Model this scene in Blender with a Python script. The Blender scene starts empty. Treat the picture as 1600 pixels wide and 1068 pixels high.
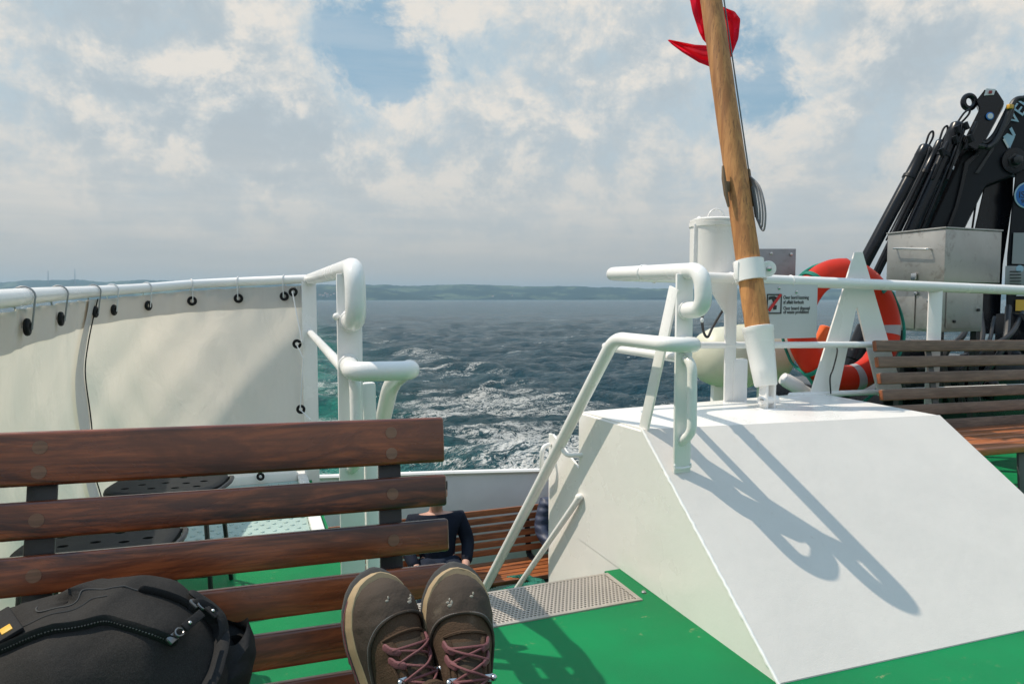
import bpy, bmesh, math, random
import numpy as np
from mathutils import Vector, Matrix, noise
random.seed(7)
R = math.radians
C = bpy.context.scene.collection
scn = bpy.context.scene

# ------------------------------------------------------------------ camera, sky, sun, exposure
# Ship frame: X to the right across the deck, Y aft, Z up, upper deck at z = 0, sea at SEA.
EYE = 1.1
YAW, PITCH, FPX = R(21.0), R(3.593), 1067.0
SEA = -4.6
cam = bpy.data.cameras.new('camera')
cam.sensor_width = 36.0
cam.lens = 36.0 * FPX / 1600.0
cam.clip_start = 0.02
cam.clip_end = 60000
camo = bpy.data.objects.new('camera', cam)
C.objects.link(camo)
camo.location = (0, 0, EYE)
camo.rotation_euler = (R(90) - PITCH, 0, -YAW)
scn.camera = camo

SUN = Vector((-.51, .355, 1.0)).normalized()            # towards the sun
SUN_EL = math.asin(SUN.z)
SUN_AZ = math.atan2(SUN.x, SUN.y)
sl = bpy.data.lights.new('sun', 'SUN')
sl.energy = 3.9
sl.angle = R(0.5)
sl.color = (1.0, .885, .73)
so = bpy.data.objects.new('sun', sl)
C.objects.link(so)
so.rotation_euler = (-SUN).to_track_quat('-Z', 'Y').to_euler()
so.location = (-5, 4, 12)

scn.view_settings.view_transform = 'Standard'
scn.view_settings.look = 'None'
scn.view_settings.exposure = 0.08
scn.view_settings.gamma = 1.0
scn.cycles.use_denoising = True
scn.cycles.max_bounces = 8
scn.cycles.volume_bounces = 0


class NT:
    """small helper to write node trees"""
    def __init__(s, tree):
        s.t = tree
        s.n = tree.nodes
        s.l = tree.links
        s.n.clear()

    def node(s, kind, **kw):
        n = s.n.new(kind)
        for k, v in kw.items():
            setattr(n, k, v)
        return n

    def put(s, sock, v):
        if isinstance(v, bpy.types.NodeSocket):
            s.l.new(v, sock)
        elif v is not None:
            sock.default_value = v

    def math(s, op, a, b=None, c=None, clamp=False):
        n = s.node('ShaderNodeMath', operation=op, use_clamp=clamp)
        for i, v in enumerate((a, b, c)):
            if v is not None:
                s.put(n.inputs[i], v)
        return n.outputs[0]

    def vmath(s, op, a, b=None, scale=None):
        n = s.node('ShaderNodeVectorMath', operation=op)
        s.put(n.inputs[0], a)
        if b is not None:
            s.put(n.inputs[1], b)
        if scale is not None:
            s.put(n.inputs['Scale'], scale)
        return n.outputs['Value'] if op in ('DOT_PRODUCT', 'LENGTH', 'DISTANCE') else n.outputs[0]

    def noise(s, vec, scale, detail=4, rough=.5, dist=0.0):
        n = s.node('ShaderNodeTexNoise')
        if vec is not None:
            s.put(n.inputs['Vector'], vec)
        n.inputs['Scale'].default_value = scale
        n.inputs['Detail'].default_value = detail
        n.inputs['Roughness'].default_value = rough
        n.inputs['Distortion'].default_value = dist
        return n.outputs['Fac']

    def ramp(s, v, a, b, lo=0.0, hi=1.0, smooth=True):
        n = s.node('ShaderNodeMapRange', interpolation_type='SMOOTHSTEP' if smooth else 'LINEAR')
        s.put(n.inputs[0], v)
        for i, x in enumerate((a, b, lo, hi)):
            s.put(n.inputs[i + 1], x)
        return n.outputs[0]

    def mix(s, f, a, b, blend='MIX'):
        n = s.node('ShaderNodeMix', data_type='RGBA', blend_type=blend)
        s.put(n.inputs[0], f)
        s.put(n.inputs[6], a if not isinstance(a, tuple) else (*a[:3], 1))
        s.put(n.inputs[7], b if not isinstance(b, tuple) else (*b[:3], 1))
        return n.outputs[2]

    def bump(s, h, strength, dist=.01, normal=None):
        n = s.node('ShaderNodeBump')
        n.inputs['Strength'].default_value = strength
        n.inputs['Distance'].default_value = dist
        s.put(n.inputs['Height'], h)
        if normal is not None:
            s.put(n.inputs['Normal'], normal)
        return n.outputs[0]

    def scaled(s, vec, sc):
        n = s.node('ShaderNodeMapping')
        s.put(n.inputs[0], vec)
        n.inputs['Scale'].default_value = sc
        return n.outputs[0]


world = bpy.data.worlds.new('World')
scn.world = world
world.use_nodes = True
W = NT(world.node_tree)
sky = W.node('ShaderNodeTexSky', sky_type='NISHITA')
sky.sun_disc = False
sky.sun_elevation = SUN_EL
sky.sun_rotation = SUN_AZ
sky.dust_density = 2.0
sky.ozone_density = 1.5
d = W.node('ShaderNodeTexCoord').outputs['Generated']
sep = W.node('ShaderNodeSeparateXYZ')
W.put(sep.inputs[0], d)
z = sep.outputs[2]
# cumulus field: noise over the directions, squeezed towards the horizon
zz = W.math('POWER', W.math('MAXIMUM', z, 0.0), .8)
cmb = W.node('ShaderNodeCombineXYZ')
W.put(cmb.inputs[0], sep.outputs[0])
W.put(cmb.inputs[1], sep.outputs[1])
W.put(cmb.inputs[2], W.math('MULTIPLY', zz, 1.15))
q = cmb.outputs[0]


def sky_dir(u, v):
    f = Vector((math.sin(YAW), math.cos(YAW), 0))
    r = Vector((math.cos(YAW), -math.sin(YAW), 0))
    fw = f * math.cos(PITCH) + Vector((0, 0, -math.sin(PITCH)))
    up = f * math.sin(PITCH) + Vector((0, 0, math.cos(PITCH)))
    return (fw + r * (u - 800) / FPX - up * (v - 534) / FPX).normalized()


def cloud(qv):
    big = W.noise(qv, 3.4, 2, .5)
    fine = W.noise(qv, 10.0, 14, .66, .2)
    return W.math('ADD', W.math('MULTIPLY', big, .5), W.math('MULTIPLY', fine, .72))


dens = cloud(q)
off = W.vmath('ADD', q, (SUN.x * .045, SUN.y * .045, .05))
dens2 = cloud(off)
gap = None
for u, v, wd, a in ((470, 25, .09, .10), (545, 95, .075, .15), (640, 130, .055, .13), (720, 30, .06, .10), (920, 60, .05, .05),
                    (1195, 130, .07, .15), (1240, 200, .06, .13), (1150, 60, .05, .08), (1560, 190, .10, .08), (10, 100, .03, .08),
                    (1330, 330, .10, .03),
                    (250, 130, .26, -.16), (60, 300, .2, -.08), (950, 110, .11, -.12), (1420, 70, .13, -.20), (1000, 280, .14, -.10), (1290, 260, .09, -.13), (700, 280, .18, -.12), (430, 250, .15, -.10), (800, 180, .1, -.08)):
    dd = W.vmath('DISTANCE', d, tuple(sky_dir(u, v)))
    g = W.math('MULTIPLY', W.math('POWER', 2.718, W.math('MULTIPLY', W.math('POWER', W.math('DIVIDE', dd, wd), 2.0), -1.0)), a)
    gap = g if gap is None else W.math('ADD', gap, g)
overhead = W.ramp(z, .5, .8, 0, .16)
field = W.math('SUBTRACT', W.math('SUBTRACT', dens, gap), overhead)
cover = W.ramp(field, .485, .625)
core = W.ramp(field, .60, .85)
lit = W.ramp(W.math('SUBTRACT', dens, dens2), -.12, .12)
veil = W.noise(W.scaled(d, (2, 2, 16)), 2.0, 6, .6)
ccol = W.mix(lit, (4.75, 5.7, 6.3), (7.7, 7.3, 6.7))
ccol = W.mix(W.math('MULTIPLY', core, W.math('SUBTRACT', 1.0, lit)), ccol, (4.4, 5.0, 5.4))
blue = W.mix(.7, sky.outputs[0], (2.9, 4.7, 5.9))
blue = W.mix(W.ramp(veil, .35, .7, .05, .35), blue, (5.6, 6.2, 6.6))
top = W.mix(cover, blue, ccol)
top = W.mix(W.ramp(z, .46, .8), top, W.mix(.75, top, (5.2, 7.9, 11.0)))
streak = W.ramp(veil, .35, .68)
low = W.mix(streak, (4.9, 5.15, 5.15), (6.3, 6.05, 5.6))
low = W.mix(W.ramp(z, 0.0, .14), (4.6, 4.52, 4.25), low)
full = W.mix(W.ramp(z, .02, .27), low, top)
full = W.mix(W.ramp(z, -.02, .01), (1.0, 1.3, 1.5), full)
bg = W.node('ShaderNodeBackground')
W.put(bg.inputs[0], full)
bg.inputs[1].default_value = .1
wo = W.node('ShaderNodeOutputWorld')
W.l.new(bg.outputs[0], wo.inputs[0])


# ------------------------------------------------------------------ measuring and mesh helpers
def at(u, v, ax, val):
    """the point of the ship frame on the sight line of photo pixel (u, v), on a plane x/y/z = val or at distance d"""
    f = Vector((math.sin(YAW), math.cos(YAW), 0))
    r = Vector((math.cos(YAW), -math.sin(YAW), 0))
    fw = f * math.cos(PITCH) + Vector((0, 0, -math.sin(PITCH)))
    up = f * math.sin(PITCH) + Vector((0, 0, math.cos(PITCH)))
    dr = fw + r * (u - 800) / FPX - up * (v - 534) / FPX
    o = Vector((0, 0, EYE))
    if ax == 'd':
        return o + dr * val
    i = 'xyz'.index(ax)
    return o + dr * ((val - o[i]) / dr[i])


VIEW = Vector((math.sin(YAW), math.cos(YAW), 0))
SIDE = Vector((math.cos(YAW), -math.sin(YAW), 0))


def fillet(pts, rad, n=7):
    """round the corners of a polyline"""
    P = [Vector(p) for p in pts]
    out = [P[0]]
    for i in range(1, len(P) - 1):
        a, b, c = P[i - 1], P[i], P[i + 1]
        rr = rad[i - 1] if isinstance(rad, (list, tuple)) else rad
        u, w = (a - b), (c - b)
        k = min(rr, u.length * .49, w.length * .49)
        p, q_ = b + u.normalized() * k, b + w.normalized() * k
        for j in range(n + 1):
            t = j / n
            out.append(p * (1 - t) ** 2 + b * 2 * t * (1 - t) + q_ * t * t)
    out.append(P[-1])
    return out


def spline(pts, n=8, closed=False):
    """Catmull-Rom through the points"""
    P = [Vector(p) for p in pts]
    N = len(P)
    out = []
    rng = range(N) if closed else range(N - 1)
    for i in rng:
        p1, p2 = P[i], P[(i + 1) % N]
        p0 = P[(i - 1) % N] if closed or i > 0 else p1 * 2 - p2
        p3 = P[(i + 2) % N] if closed or i + 2 < N else p2 * 2 - p1
        for j in range(n):
            t = j / n
            out.append(.5 * ((2 * p1) + (p2 - p0) * t + (2 * p0 - 5 * p1 + 4 * p2 - p3) * t * t + (3 * p1 - p0 - 3 * p2 + p3) * t ** 3))
    if not closed:
        out.append(P[-1])
    return out


class MB:
    def __init__(s):
        s.bm = bmesh.new()

    def box(s, c, size, rot=None, bev=0.0, seg=2):
        g = bmesh.ops.create_cube(s.bm, size=1.0)
        vs = g['verts']
        M = Matrix.Translation(Vector(c)) @ ((rot.to_4x4() if rot is not None else Matrix.Identity(4)) @ Matrix.Diagonal((*size, 1)))
        bmesh.ops.transform(s.bm, matrix=M, verts=vs)
        if bev:
            es = list({e for v in vs for e in v.link_edges})
            bmesh.ops.bevel(s.bm, geom=es, offset=bev, segments=seg, affect='EDGES', profile=.5)
        return s

    def span(s, lo, hi, bev=0.0, seg=2):
        lo, hi = Vector(lo), Vector(hi)
        return s.box((lo + hi) / 2, hi - lo, None, bev, seg)

    def bar(s, a, b, w, t, side, bev=.002):
        """flat bar from a to b: width w along side, thickness t across"""
        a, b = Vector(a), Vector(b)
        zz_ = (b - a)
        L = zz_.length
        zz_.normalize()
        x = Vector(side)
        x = (x - zz_ * x.dot(zz_)).normalized()
        y = zz_.cross(x)
        rot = Matrix((x, y, zz_)).transposed()
        return s.box((a + b) / 2, (w, t, L), rot, bev)

    def tube(s, pts, r, seg=14, caps='round', closed=False, flat=None):
        P = [Vector(p) for p in pts]
        Q = [P[0]]
        for p in P[1:]:
            if (p - Q[-1]).length > 1e-6:
                Q.append(p)
        P = Q
        N = len(P)
        rad = (lambda i: r[min(i, len(r) - 1)]) if isinstance(r, (list, tuple)) else (lambda i: r)
        tang = []
        for i in range(N):
            if closed:
                t = P[(i + 1) % N] - P[i - 1]
            else:
                t = P[min(i + 1, N - 1)] - P[max(i - 1, 0)]
            tang.append(t.normalized())
        nrm = tang[0].orthogonal().normalized()
        if flat is not None:
            f_ = Vector(flat[0])
            nrm = (f_ - tang[0] * f_.dot(tang[0])).normalized()
        rings = []
        cap_n = 4

        def ring(c, t, n, rr):
            b = t.cross(n)
            return [s.bm.verts.new(c + (n * math.cos(2 * math.pi * k / seg) + b * math.sin(2 * math.pi * k / seg) * (flat[1] if flat else 1)) * rr) for k in range(seg)]
        for i in range(N):
            t = tang[i]
            nrm = (nrm - t * nrm.dot(t))
            nrm = nrm.normalized() if nrm.length > 1e-6 else t.orthogonal().normalized()
            if not closed and caps == 'round' and i == 0:
                for j in range(cap_n, 0, -1):
                    a = j / cap_n * math.pi / 2 * .97
                    rings.append(ring(P[0] - t * rad(0) * math.sin(a), t, nrm, rad(0) * math.cos(a)))
            rings.append(ring(P[i], t, nrm, rad(i)))
            if not closed and caps == 'round' and i == N - 1:
                for j in range(1, cap_n + 1):
                    a = j / cap_n * math.pi / 2 * .97
                    rings.append(ring(P[-1] + t * rad(i) * math.sin(a), t, nrm, rad(i) * math.cos(a)))
        M = len(rings)
        for i in range(M if closed else M - 1):
            A, B = rings[i], rings[(i + 1) % M]
            sh = 0
            if closed and i == M - 1:
                sh = min(range(seg), key=lambda k: (A[0].co - B[k].co).length)
            for k in range(seg):
                s.bm.faces.new((A[k], A[(k + 1) % seg], B[(k + 1 + sh) % seg], B[(k + sh) % seg]))
        if not closed and caps:
            s.bm.faces.new(list(reversed(rings[0])))
            s.bm.faces.new(rings[-1])
        return s

    def prism(s, poly, vec, bev=0.0):
        vec = Vector(vec)
        a = [s.bm.verts.new(Vector(p)) for p in poly]
        b = [s.bm.verts.new(Vector(p) + vec) for p in poly]
        n = len(a)
        fs = [s.bm.faces.new(a), s.bm.faces.new(list(reversed(b)))]
        for i in range(n):
            fs.append(s.bm.faces.new((a[i], b[i], b[(i + 1) % n], a[(i + 1) % n])))
        bmesh.ops.recalc_face_normals(s.bm, faces=fs)
        if bev:
            es = list({e for f_ in fs for e in f_.edges})
            bmesh.ops.bevel(s.bm, geom=es, offset=bev, segments=2, affect='EDGES')
        return s

    def lathe(s, prof, base, axis=(0, 0, 1), seg=32, closed=True):
        ax = Vector(axis).normalized()
        x = ax.orthogonal().normalized()
        y = ax.cross(x)
        base = Vector(base)
        rings = []
        for r_, h in prof:
            rings.append([s.bm.verts.new(base + ax * h + (x * math.cos(2 * math.pi * k / seg) + y * math.sin(2 * math.pi * k / seg)) * max(r_, 1e-4)) for k in range(seg)])
        for A, B in zip(rings, rings[1:]):
            for k in range(seg):
                s.bm.faces.new((A[k], A[(k + 1) % seg], B[(k + 1) % seg], B[k]))
        if closed:
            s.bm.faces.new(list(reversed(rings[0])))
            s.bm.faces.new(rings[-1])
        return s

    def ball(s, c, r, sub=2):
        g = bmesh.ops.create_icosphere(s.bm, subdivisions=sub, radius=1.0)
        rr = r if isinstance(r, (tuple, list)) else (r, r, r)
        bmesh.ops.transform(s.bm, matrix=Matrix.Translation(Vector(c)) @ Matrix.Diagonal((*rr, 1)), verts=g['verts'])
        return s

    def grid(s, fn, nu, nv, closed_u=False):
        V = [[s.bm.verts.new(Vector(fn(i / (nu if closed_u else nu - 1), j / (nv - 1)))) for j in range(nv)] for i in range(nu)]
        for i in range(nu if closed_u else nu - 1):
            for j in range(nv - 1):
                s.bm.faces.new((V[i][j], V[(i + 1) % nu][j], V[(i + 1) % nu][j + 1], V[i][j + 1]))
        return V

    def build(s, name, m, parent=None, local=False, angle=35):
        me = bpy.data.meshes.new(name)
        bmesh.ops.recalc_face_normals(s.bm, faces=s.bm.faces[:])
        s.bm.to_mesh(me)
        s.bm.free()
        for p in me.polygons:
            p.use_smooth = True
        me.set_sharp_from_angle(angle=R(angle))
        me.materials.append(m)
        o = bpy.data.objects.new(name, me)
        C.objects.link(o)
        if parent is not None:
            o.parent = parent
            if not local and parent.parent is None:
                o.location = -Vector(parent.location)
        return o


def tag(o, label, cat, group=None):
    o['label'] = label
    o['category'] = cat
    if group:
        o['group'] = group
    return o


def thing(name, label, cat, loc=(0, 0, 0), rot=(0, 0, 0), group=None):
    o = bpy.data.objects.new(name, None)
    o.empty_display_size = .1
    C.objects.link(o)
    o.location = loc
    o.rotation_euler = rot
    return tag(o, label, cat, group)


def struct(o):
    o['kind'] = 'structure'
    return o


def dup(root, loc, rot, label):
    r = root.copy()
    C.objects.link(r)
    r.location = loc
    r.rotation_euler = rot
    r['label'] = label
    for ch in list(root.children):
        c = ch.copy()
        C.objects.link(c)
        c.parent = r
        for g in list(ch.children):
            k = g.copy()
            C.objects.link(k)
            k.parent = c
    return r


def lettering(body, size, m, name, parent, M, thick=.0006, align='LEFT'):
    cu = bpy.data.curves.new(name, 'FONT')
    cu.body = body
    cu.size = size
    cu.align_x = align
    cu.extrude = thick
    t = bpy.data.objects.new(name, cu)
    C.objects.link(t)
    bpy.context.view_layer.update()
    me = bpy.data.meshes.new_from_object(t)
    bpy.data.objects.remove(t)
    me.transform(M)
    me.materials.clear()
    me.materials.append(m)
    o = bpy.data.objects.new(name, me)
    C.objects.link(o)
    o.parent = parent
    if parent.parent is None:
        o.location = -Vector(parent.location)
    return o


# ------------------------------------------------------------------ materials
def material(name):
    m = bpy.data.materials.new(name)
    m.use_nodes = True
    T = NT(m.node_tree)
    out = T.node('ShaderNodeOutputMaterial')
    p = T.node('ShaderNodeBsdfPrincipled')
    T.l.new(p.outputs[0], out.inputs[0])
    geo = T.node('ShaderNodeNewGeometry').outputs['Position']
    obj = T.node('ShaderNodeTexCoord').outputs['Object']
    return m, T, p, geo, obj, out


def paint(name, col, rough=.4, var=.08, bumps=.12, scale=90.0, metal=0.0, dirt=None, dirt_amt=.0, spec=.5, coat=0.0, rust=0.0):
    m, T, p, geo, obj, out = material(name)
    n1 = T.noise(geo, 3.0, 5, .6)
    n2 = T.noise(geo, scale, 4, .6)
    dark = tuple(c * (1 - var * 2) for c in col)
    c = T.mix(T.ramp(n1, .3, .7), dark, col)
    if dirt:
        n3 = T.noise(geo, 9.0, 10, .7, .4)
        c = T.mix(T.ramp(n3, .62 - dirt_amt, .74 - dirt_amt, 0, .55), c, dirt)
    if rust:
        n4 = T.noise(geo, 23.0, 6, .75, .2)
        n5 = T.noise(geo, 1.7, 2, .5)
        c = T.mix(T.math('MULTIPLY', T.ramp(n4, .665, .71), T.ramp(n5, .42, .62, 0, rust)), c, (.30, .15, .07))
        n6 = T.noise(T.scaled(geo, (30, 30, 2.2)), 1.0, 6, .7, .1)
        c = T.mix(T.math('MULTIPLY', T.ramp(n6, .58, .75), T.ramp(n5, .40, .65, 0, .28)), c, (.52, .44, .33))
    T.put(p.inputs['Base Color'], c)
    T.put(p.inputs['Roughness'], T.ramp(n1, .2, .8, rough * .85, rough * 1.2))
    p.inputs['Metallic'].default_value = metal
    p.inputs['Specular IOR Level'].default_value = spec
    p.inputs['Coat Weight'].default_value = coat
    b = T.bump(T.noise(geo, 14.0, 3, .5), bumps * .5, .01)
    T.put(p.inputs['Normal'], T.bump(n2, bumps, .002, b))
    return m


WHITE = paint('white_paint', (.84, .82, .785), .28, .03, .16, 120, dirt=(.70, .65, .57), dirt_amt=-.03, rust=.45)
WHITE2 = paint('white_tube_paint', (.84, .83, .81), .25, .02, .22, 70, dirt=(.66, .6, .5), dirt_amt=-.04, rust=.6)
SATIN = paint('dimmed_textured_paint', (.66, .625, .585), .55, .03, .35, 260, dirt=(.50, .46, .42), dirt_amt=-.03, rust=.35)  # textured white, its colour darkened to temper the sun on the slope
BULW = paint('bulwark_paint', (.82, .83, .86), .4, .04, .1)
STUD = paint('studded_plate_paint', (.38, .50, .47), .5, .08, .2, dirt=(.2, .22, .2), dirt_amt=.0)
BLACK = paint('black_paint', (.016, .017, .02), .38, .1, .15)
RUBBER = paint('black_rubber', (.009, .010, .011), .55, .1, .2, spec=.22)
CRANE = paint('crane_paint', (.007, .008, .012), .26, .12, .12, dirt=(.02, .02, .02), dirt_amt=-.04, spec=.35)
CRANE_GREY = paint('crane_plate_paint', (.011, .013, .018), .45, .12, .15, dirt=(.035, .034, .033), dirt_amt=-.02, spec=.22)
STEEL = paint('bright_steel', (.62, .62, .62), .25, .1, .1, metal=1.0)
ALU = paint('worn_aluminium', (.46, .45, .43), .42, .10, .25, 60, metal=.75, dirt=(.23, .21, .19), dirt_amt=.09)
ALU2 = paint('dull_aluminium', (.33, .33, .34), .5, .10, .25, 60, metal=.5, dirt=(.2, .2, .2), dirt_amt=.05)
PERF = paint('perforated_aluminium', (.47, .42, .37), .42, .08, .2, 80, metal=.45, dirt=(.3, .27, .24), dirt_amt=.02)
ORANGE = paint('lifebuoy_orange', (.56, .026, .007), .45, .10, .12, 40, dirt=(.40, .03, .012), dirt_amt=.04, spec=.22)
ORANGE2 = paint('float_orange', (.85, .15, .03), .35, .08, .08)
GREYBAND = paint('reflective_band', (.34, .34, .36), .35, .08, .1)
CREAM = paint('cream_fibreglass', (.66, .65, .52), .45, .06, .06)
RED = paint('sign_red', (.6, .03, .03), .5, .05, .05)
INK = paint('sign_ink', (.03, .03, .03), .6, .05, .05)
DECALW = paint('white_decal', (.7, .71, .72), .5, .05, .05)
DECALB = paint('blue_decal', (.02, .16, .5), .5, .05, .05)
DECALP = paint('pale_blue_decal', (.38, .55, .68), .5, .05, .05)
DECALY = paint('yellow_decal', (.75, .42, .05), .5, .05, .05)
DECALR = paint('red_decal', (.30, .035, .03), .5, .05, .05)
DECALG = paint('grey_decal', (.30, .31, .32), .5, .05, .05)
BRASS = paint('bronze_cleat', (.18, .12, .07), .5, .1, .1, metal=.4)
ROPE_GREY = paint('grey_rope', (.22, .23, .25), .8, .15, .5, 300)
HOSE = paint('rubber_hose', (.02, .02, .022), .45, .1, .1)
SKIN = paint('skin', (.55, .30, .22), .5, .05, .05)
HAIR = paint('hair', (.05, .035, .025), .6, .2, .3, 200)
NAVY = paint('navy_cloth', (.012, .016, .030), .85, .2, .4, 250, spec=.2)
JEANS = paint('dark_jeans', (.022, .033, .060), .85, .3, .5, 250, spec=.2)
PUFFER = paint('navy_puffer', (.045, .06, .12), .45, .1, .2, 60)
LIGHTJEAN = paint('light_blue_jeans', (.20, .33, .48), .85, .2, .4, 250, spec=.2)
LACE = paint('pink_lace', (.27, .095, .10), .8, .25, .6, 500)
LOOP = paint('pink_loop', (.24, .085, .095), .8, .2, .5, 400)
MIDSOLE = paint('tan_midsole', (.42, .31, .18), .75, .12, .3, 120, dirt=(.16, .13, .09), dirt_amt=.04)
OUTSOLE = paint('grey_outsole', (.115, .11, .105), .75, .15, .3, 120, dirt=(.17, .15, .12), dirt_amt=.04, spec=.2)
RAND = paint('grey_rand', (.082, .063, .050), .8, .18, .5, 200, dirt=(.15, .12, .09), dirt_amt=.05, spec=.15)
SUEDE = paint('brown_suede', (.115, .072, .046), .95, .22, .8, 380, dirt=(.15, .105, .075), dirt_amt=.05, spec=.15)
TONGUE = paint('tongue_fabric', (.082, .062, .045), .95, .2, .6, 420, spec=.15)
STITCH = paint('grey_stitch', (.17, .165, .16), .9, .1, .3, 400)
SCUFF = paint('dried_mud', (.42, .37, .30), .9)
SOCK = paint('sock', (.06, .06, .065), .95, .2, .6, 300, spec=.1)
TROUSER = paint('trouser_cloth', (.05, .06, .085), .95, .2, .5, 300, spec=.1)


def green_deck():
    m, T, p, geo, obj, out = material('green_deck_paint')
    n1 = T.noise(geo, 1.6, 6, .6)
    n2 = T.noise(geo, 220, 3, .6)
    c = T.mix(T.ramp(n1, .3, .72), (.000, .150, .048), (.000, .212, .066))
    scr = T.noise(T.scaled(geo, (9, 16, 9)), 1.0, 12, .78, .2)
    zone = T.noise(geo, 2.3, 2, .5)
    c = T.mix(T.math('MULTIPLY', T.ramp(scr, .60, .645), T.ramp(zone, .47, .58, 0, .75)), c, (.20, .25, .12))
    sp = T.noise(geo, 150, 2, .5)
    c = T.mix(T.ramp(sp, .70, .76, 0, .55), c, (.04, .36, .17))
    st = T.noise(geo, 5.0, 9, .7, .3)
    c = T.mix(T.ramp(st, .60, .72, 0, .30), c, (.01, .16, .06))
    T.put(p.inputs['Base Color'], c)
    T.put(p.inputs['Roughness'], T.ramp(n1, .2, .8, .45, .65))
    p.inputs['Specular IOR Level'].default_value = .2
    T.put(p.inputs['Normal'], T.bump(T.noise(geo, 420, 3, .6), .5, .003, T.bump(T.noise(geo, 7, 4, .6), .12, .01)))
    return m


GREEN = green_deck()


def wood(name, dark, light, rough=.35, coat=.5, sheen=(.10, .06, .08), mottling=.5):
    m, T, p, geo, obj, out = material(name)
    v = T.scaled(obj, (1.9, 11, 11))
    w1 = T.noise(v, 1.4, 9, .66, 3.2)
    w2 = T.noise(T.scaled(obj, (4, 120, 120)), 1.0, 5, .65, .3)
    blot = T.noise(T.scaled(obj, (3.2, 7, 9)), 1.0, 5, .6, .8)
    sl_ = T.noise(T.scaled(obj, (.15, 11, 11)), 1.0, 0, .5)
    c = T.mix(T.ramp(w1, .36, .64), dark, light)
    c = T.mix(T.ramp(w2, .45, .62, 0, .55), c, tuple(x * .35 for x in dark))
    c = T.mix(T.ramp(blot, .48, .66, 0, mottling), c, tuple(x * .30 for x in dark))
    c = T.mix(T.ramp(sl_, .35, .65, 0, .35), c, tuple(x * 1.25 for x in light))
    wear = T.noise(T.scaled(obj, (7, 14, 22)), 1.0, 7, .65, .6)
    c = T.mix(T.ramp(wear, .62, .76, 0, .35), c, sheen)
    T.put(p.inputs['Base Color'], c)
    T.put(p.inputs['Roughness'], T.ramp(blot, .2, .8, rough * .8, rough * 1.4))
    p.inputs['Coat Weight'].default_value = coat
    p.inputs['Coat Roughness'].default_value = .3
    T.put(p.inputs['Normal'], T.bump(w2, .18, .002))
    return m


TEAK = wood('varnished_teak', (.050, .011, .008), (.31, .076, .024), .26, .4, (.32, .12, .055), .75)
TEAK_SUNLIT = wood('sunlit_tone_teak', (.19, .055, .018), (.44, .14, .042), .4, .35, (.30, .13, .06), .3)  # same teak with its orange sunlit look put into the colour
TEAK_SHADED = wood('shaded_tone_teak', (.125, .075, .052), (.20, .125, .085), .55, .1, (.23, .16, .12), .2)  # same teak with the backrest's grey-brown shade put into the colour
ENDGRAIN = wood('orange_end_grain', (.22, .065, .022), (.32, .10, .04), .5, .2, (.36, .14, .06), .3)
PLUG = wood('pale_wood_plug', (.17, .08, .045), (.25, .115, .065), .45, .3, (.2, .1, .07), .2)


def pole_wood():
    m, T, p, geo, obj, out = material('flagpole_wood')
    w1 = T.noise(T.scaled(geo, (26, 26, 1.6)), 1.0, 8, .65, .5)
    w2 = T.noise(T.scaled(geo, (90, 90, 5)), 1.0, 5, .7, .2)
    b = T.noise(T.scaled(geo, (9, 9, 5)), 1.0, 6, .65, .8)
    knot = T.noise(T.scaled(geo, (16, 16, 9)), 1.0, 2, .5, .3)
    c = T.mix(T.ramp(w1, .35, .65), (.34, .14, .043), (.58, .27, .09))
    c = T.mix(T.ramp(w2, .52, .68, 0, .7), c, (.12, .052, .022))
    c = T.mix(T.ramp(b, .58, .72, 0, .55), c, (.15, .068, .028))
    c = T.mix(T.ramp(knot, .70, .76, 0, .75), c, (.085, .035, .016))
    T.put(p.inputs['Base Color'], c)
    p.inputs['Roughness'].default_value = .62
    T.put(p.inputs['Normal'], T.bump(w2, .3, .004))
    return m


POLE = pole_wood()


def canvas_mat(name, col, trans, tcol):
    m, T, p, geo, obj, out = material(name)
    n1 = T.noise(geo, 2.2, 6, .6, .4)
    n2 = T.noise(geo, 900, 2, .5)
    c = T.mix(T.ramp(n1, .3, .7), tuple(x * .94 for x in col), col)
    st = T.noise(T.scaled(geo, (6, 6, 2.5)), 1.0, 8, .7, .4)
    c = T.mix(T.ramp(st, .58, .75, 0, .2), c, tuple(x * .75 for x in col))
    T.put(p.inputs['Base Color'], c)
    p.inputs['Roughness'].default_value = .75
    p.inputs['Specular IOR Level'].default_value = .2
    nb = T.bump(n2, .15, .001, T.bump(T.noise(T.scaled(geo, (5, 5, 3)), 1.0, 4, .55, .6), .35, .03))
    T.put(p.inputs['Normal'], nb)
    tr = T.node('ShaderNodeBsdfTranslucent')
    T.put(tr.inputs[0], T.mix(T.ramp(st, .58, .75, 0, .35), (*tcol, 1), tuple(x * .7 for x in tcol)))
    T.put(tr.inputs['Normal'], nb)
    mx = T.node('ShaderNodeMixShader')
    mx.inputs[0].default_value = trans
    T.l.new(p.outputs[0], mx.inputs[1])
    T.l.new(tr.outputs[0], mx.inputs[2])
    T.l.new(mx.outputs[0], out.inputs[0])
    return m


CANVAS = canvas_mat('white_canvas', (.75, .725, .70), .50, (.86, .78, .67))
HEM = canvas_mat('canvas_hem_cloth', (.64, .63, .625), .32, (.60, .57, .53))
FLAGRED = canvas_mat('flag_cloth', (.70, .02, .045), .6, (.95, .03, .07))
ROPE_GREEN = paint('green_rope', (.010, .17, .115), .75, .35, .8, 260)
ROPE_TEAL = paint('teal_cord', (.01, .30, .22), .7, .3, .7, 400)


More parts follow.
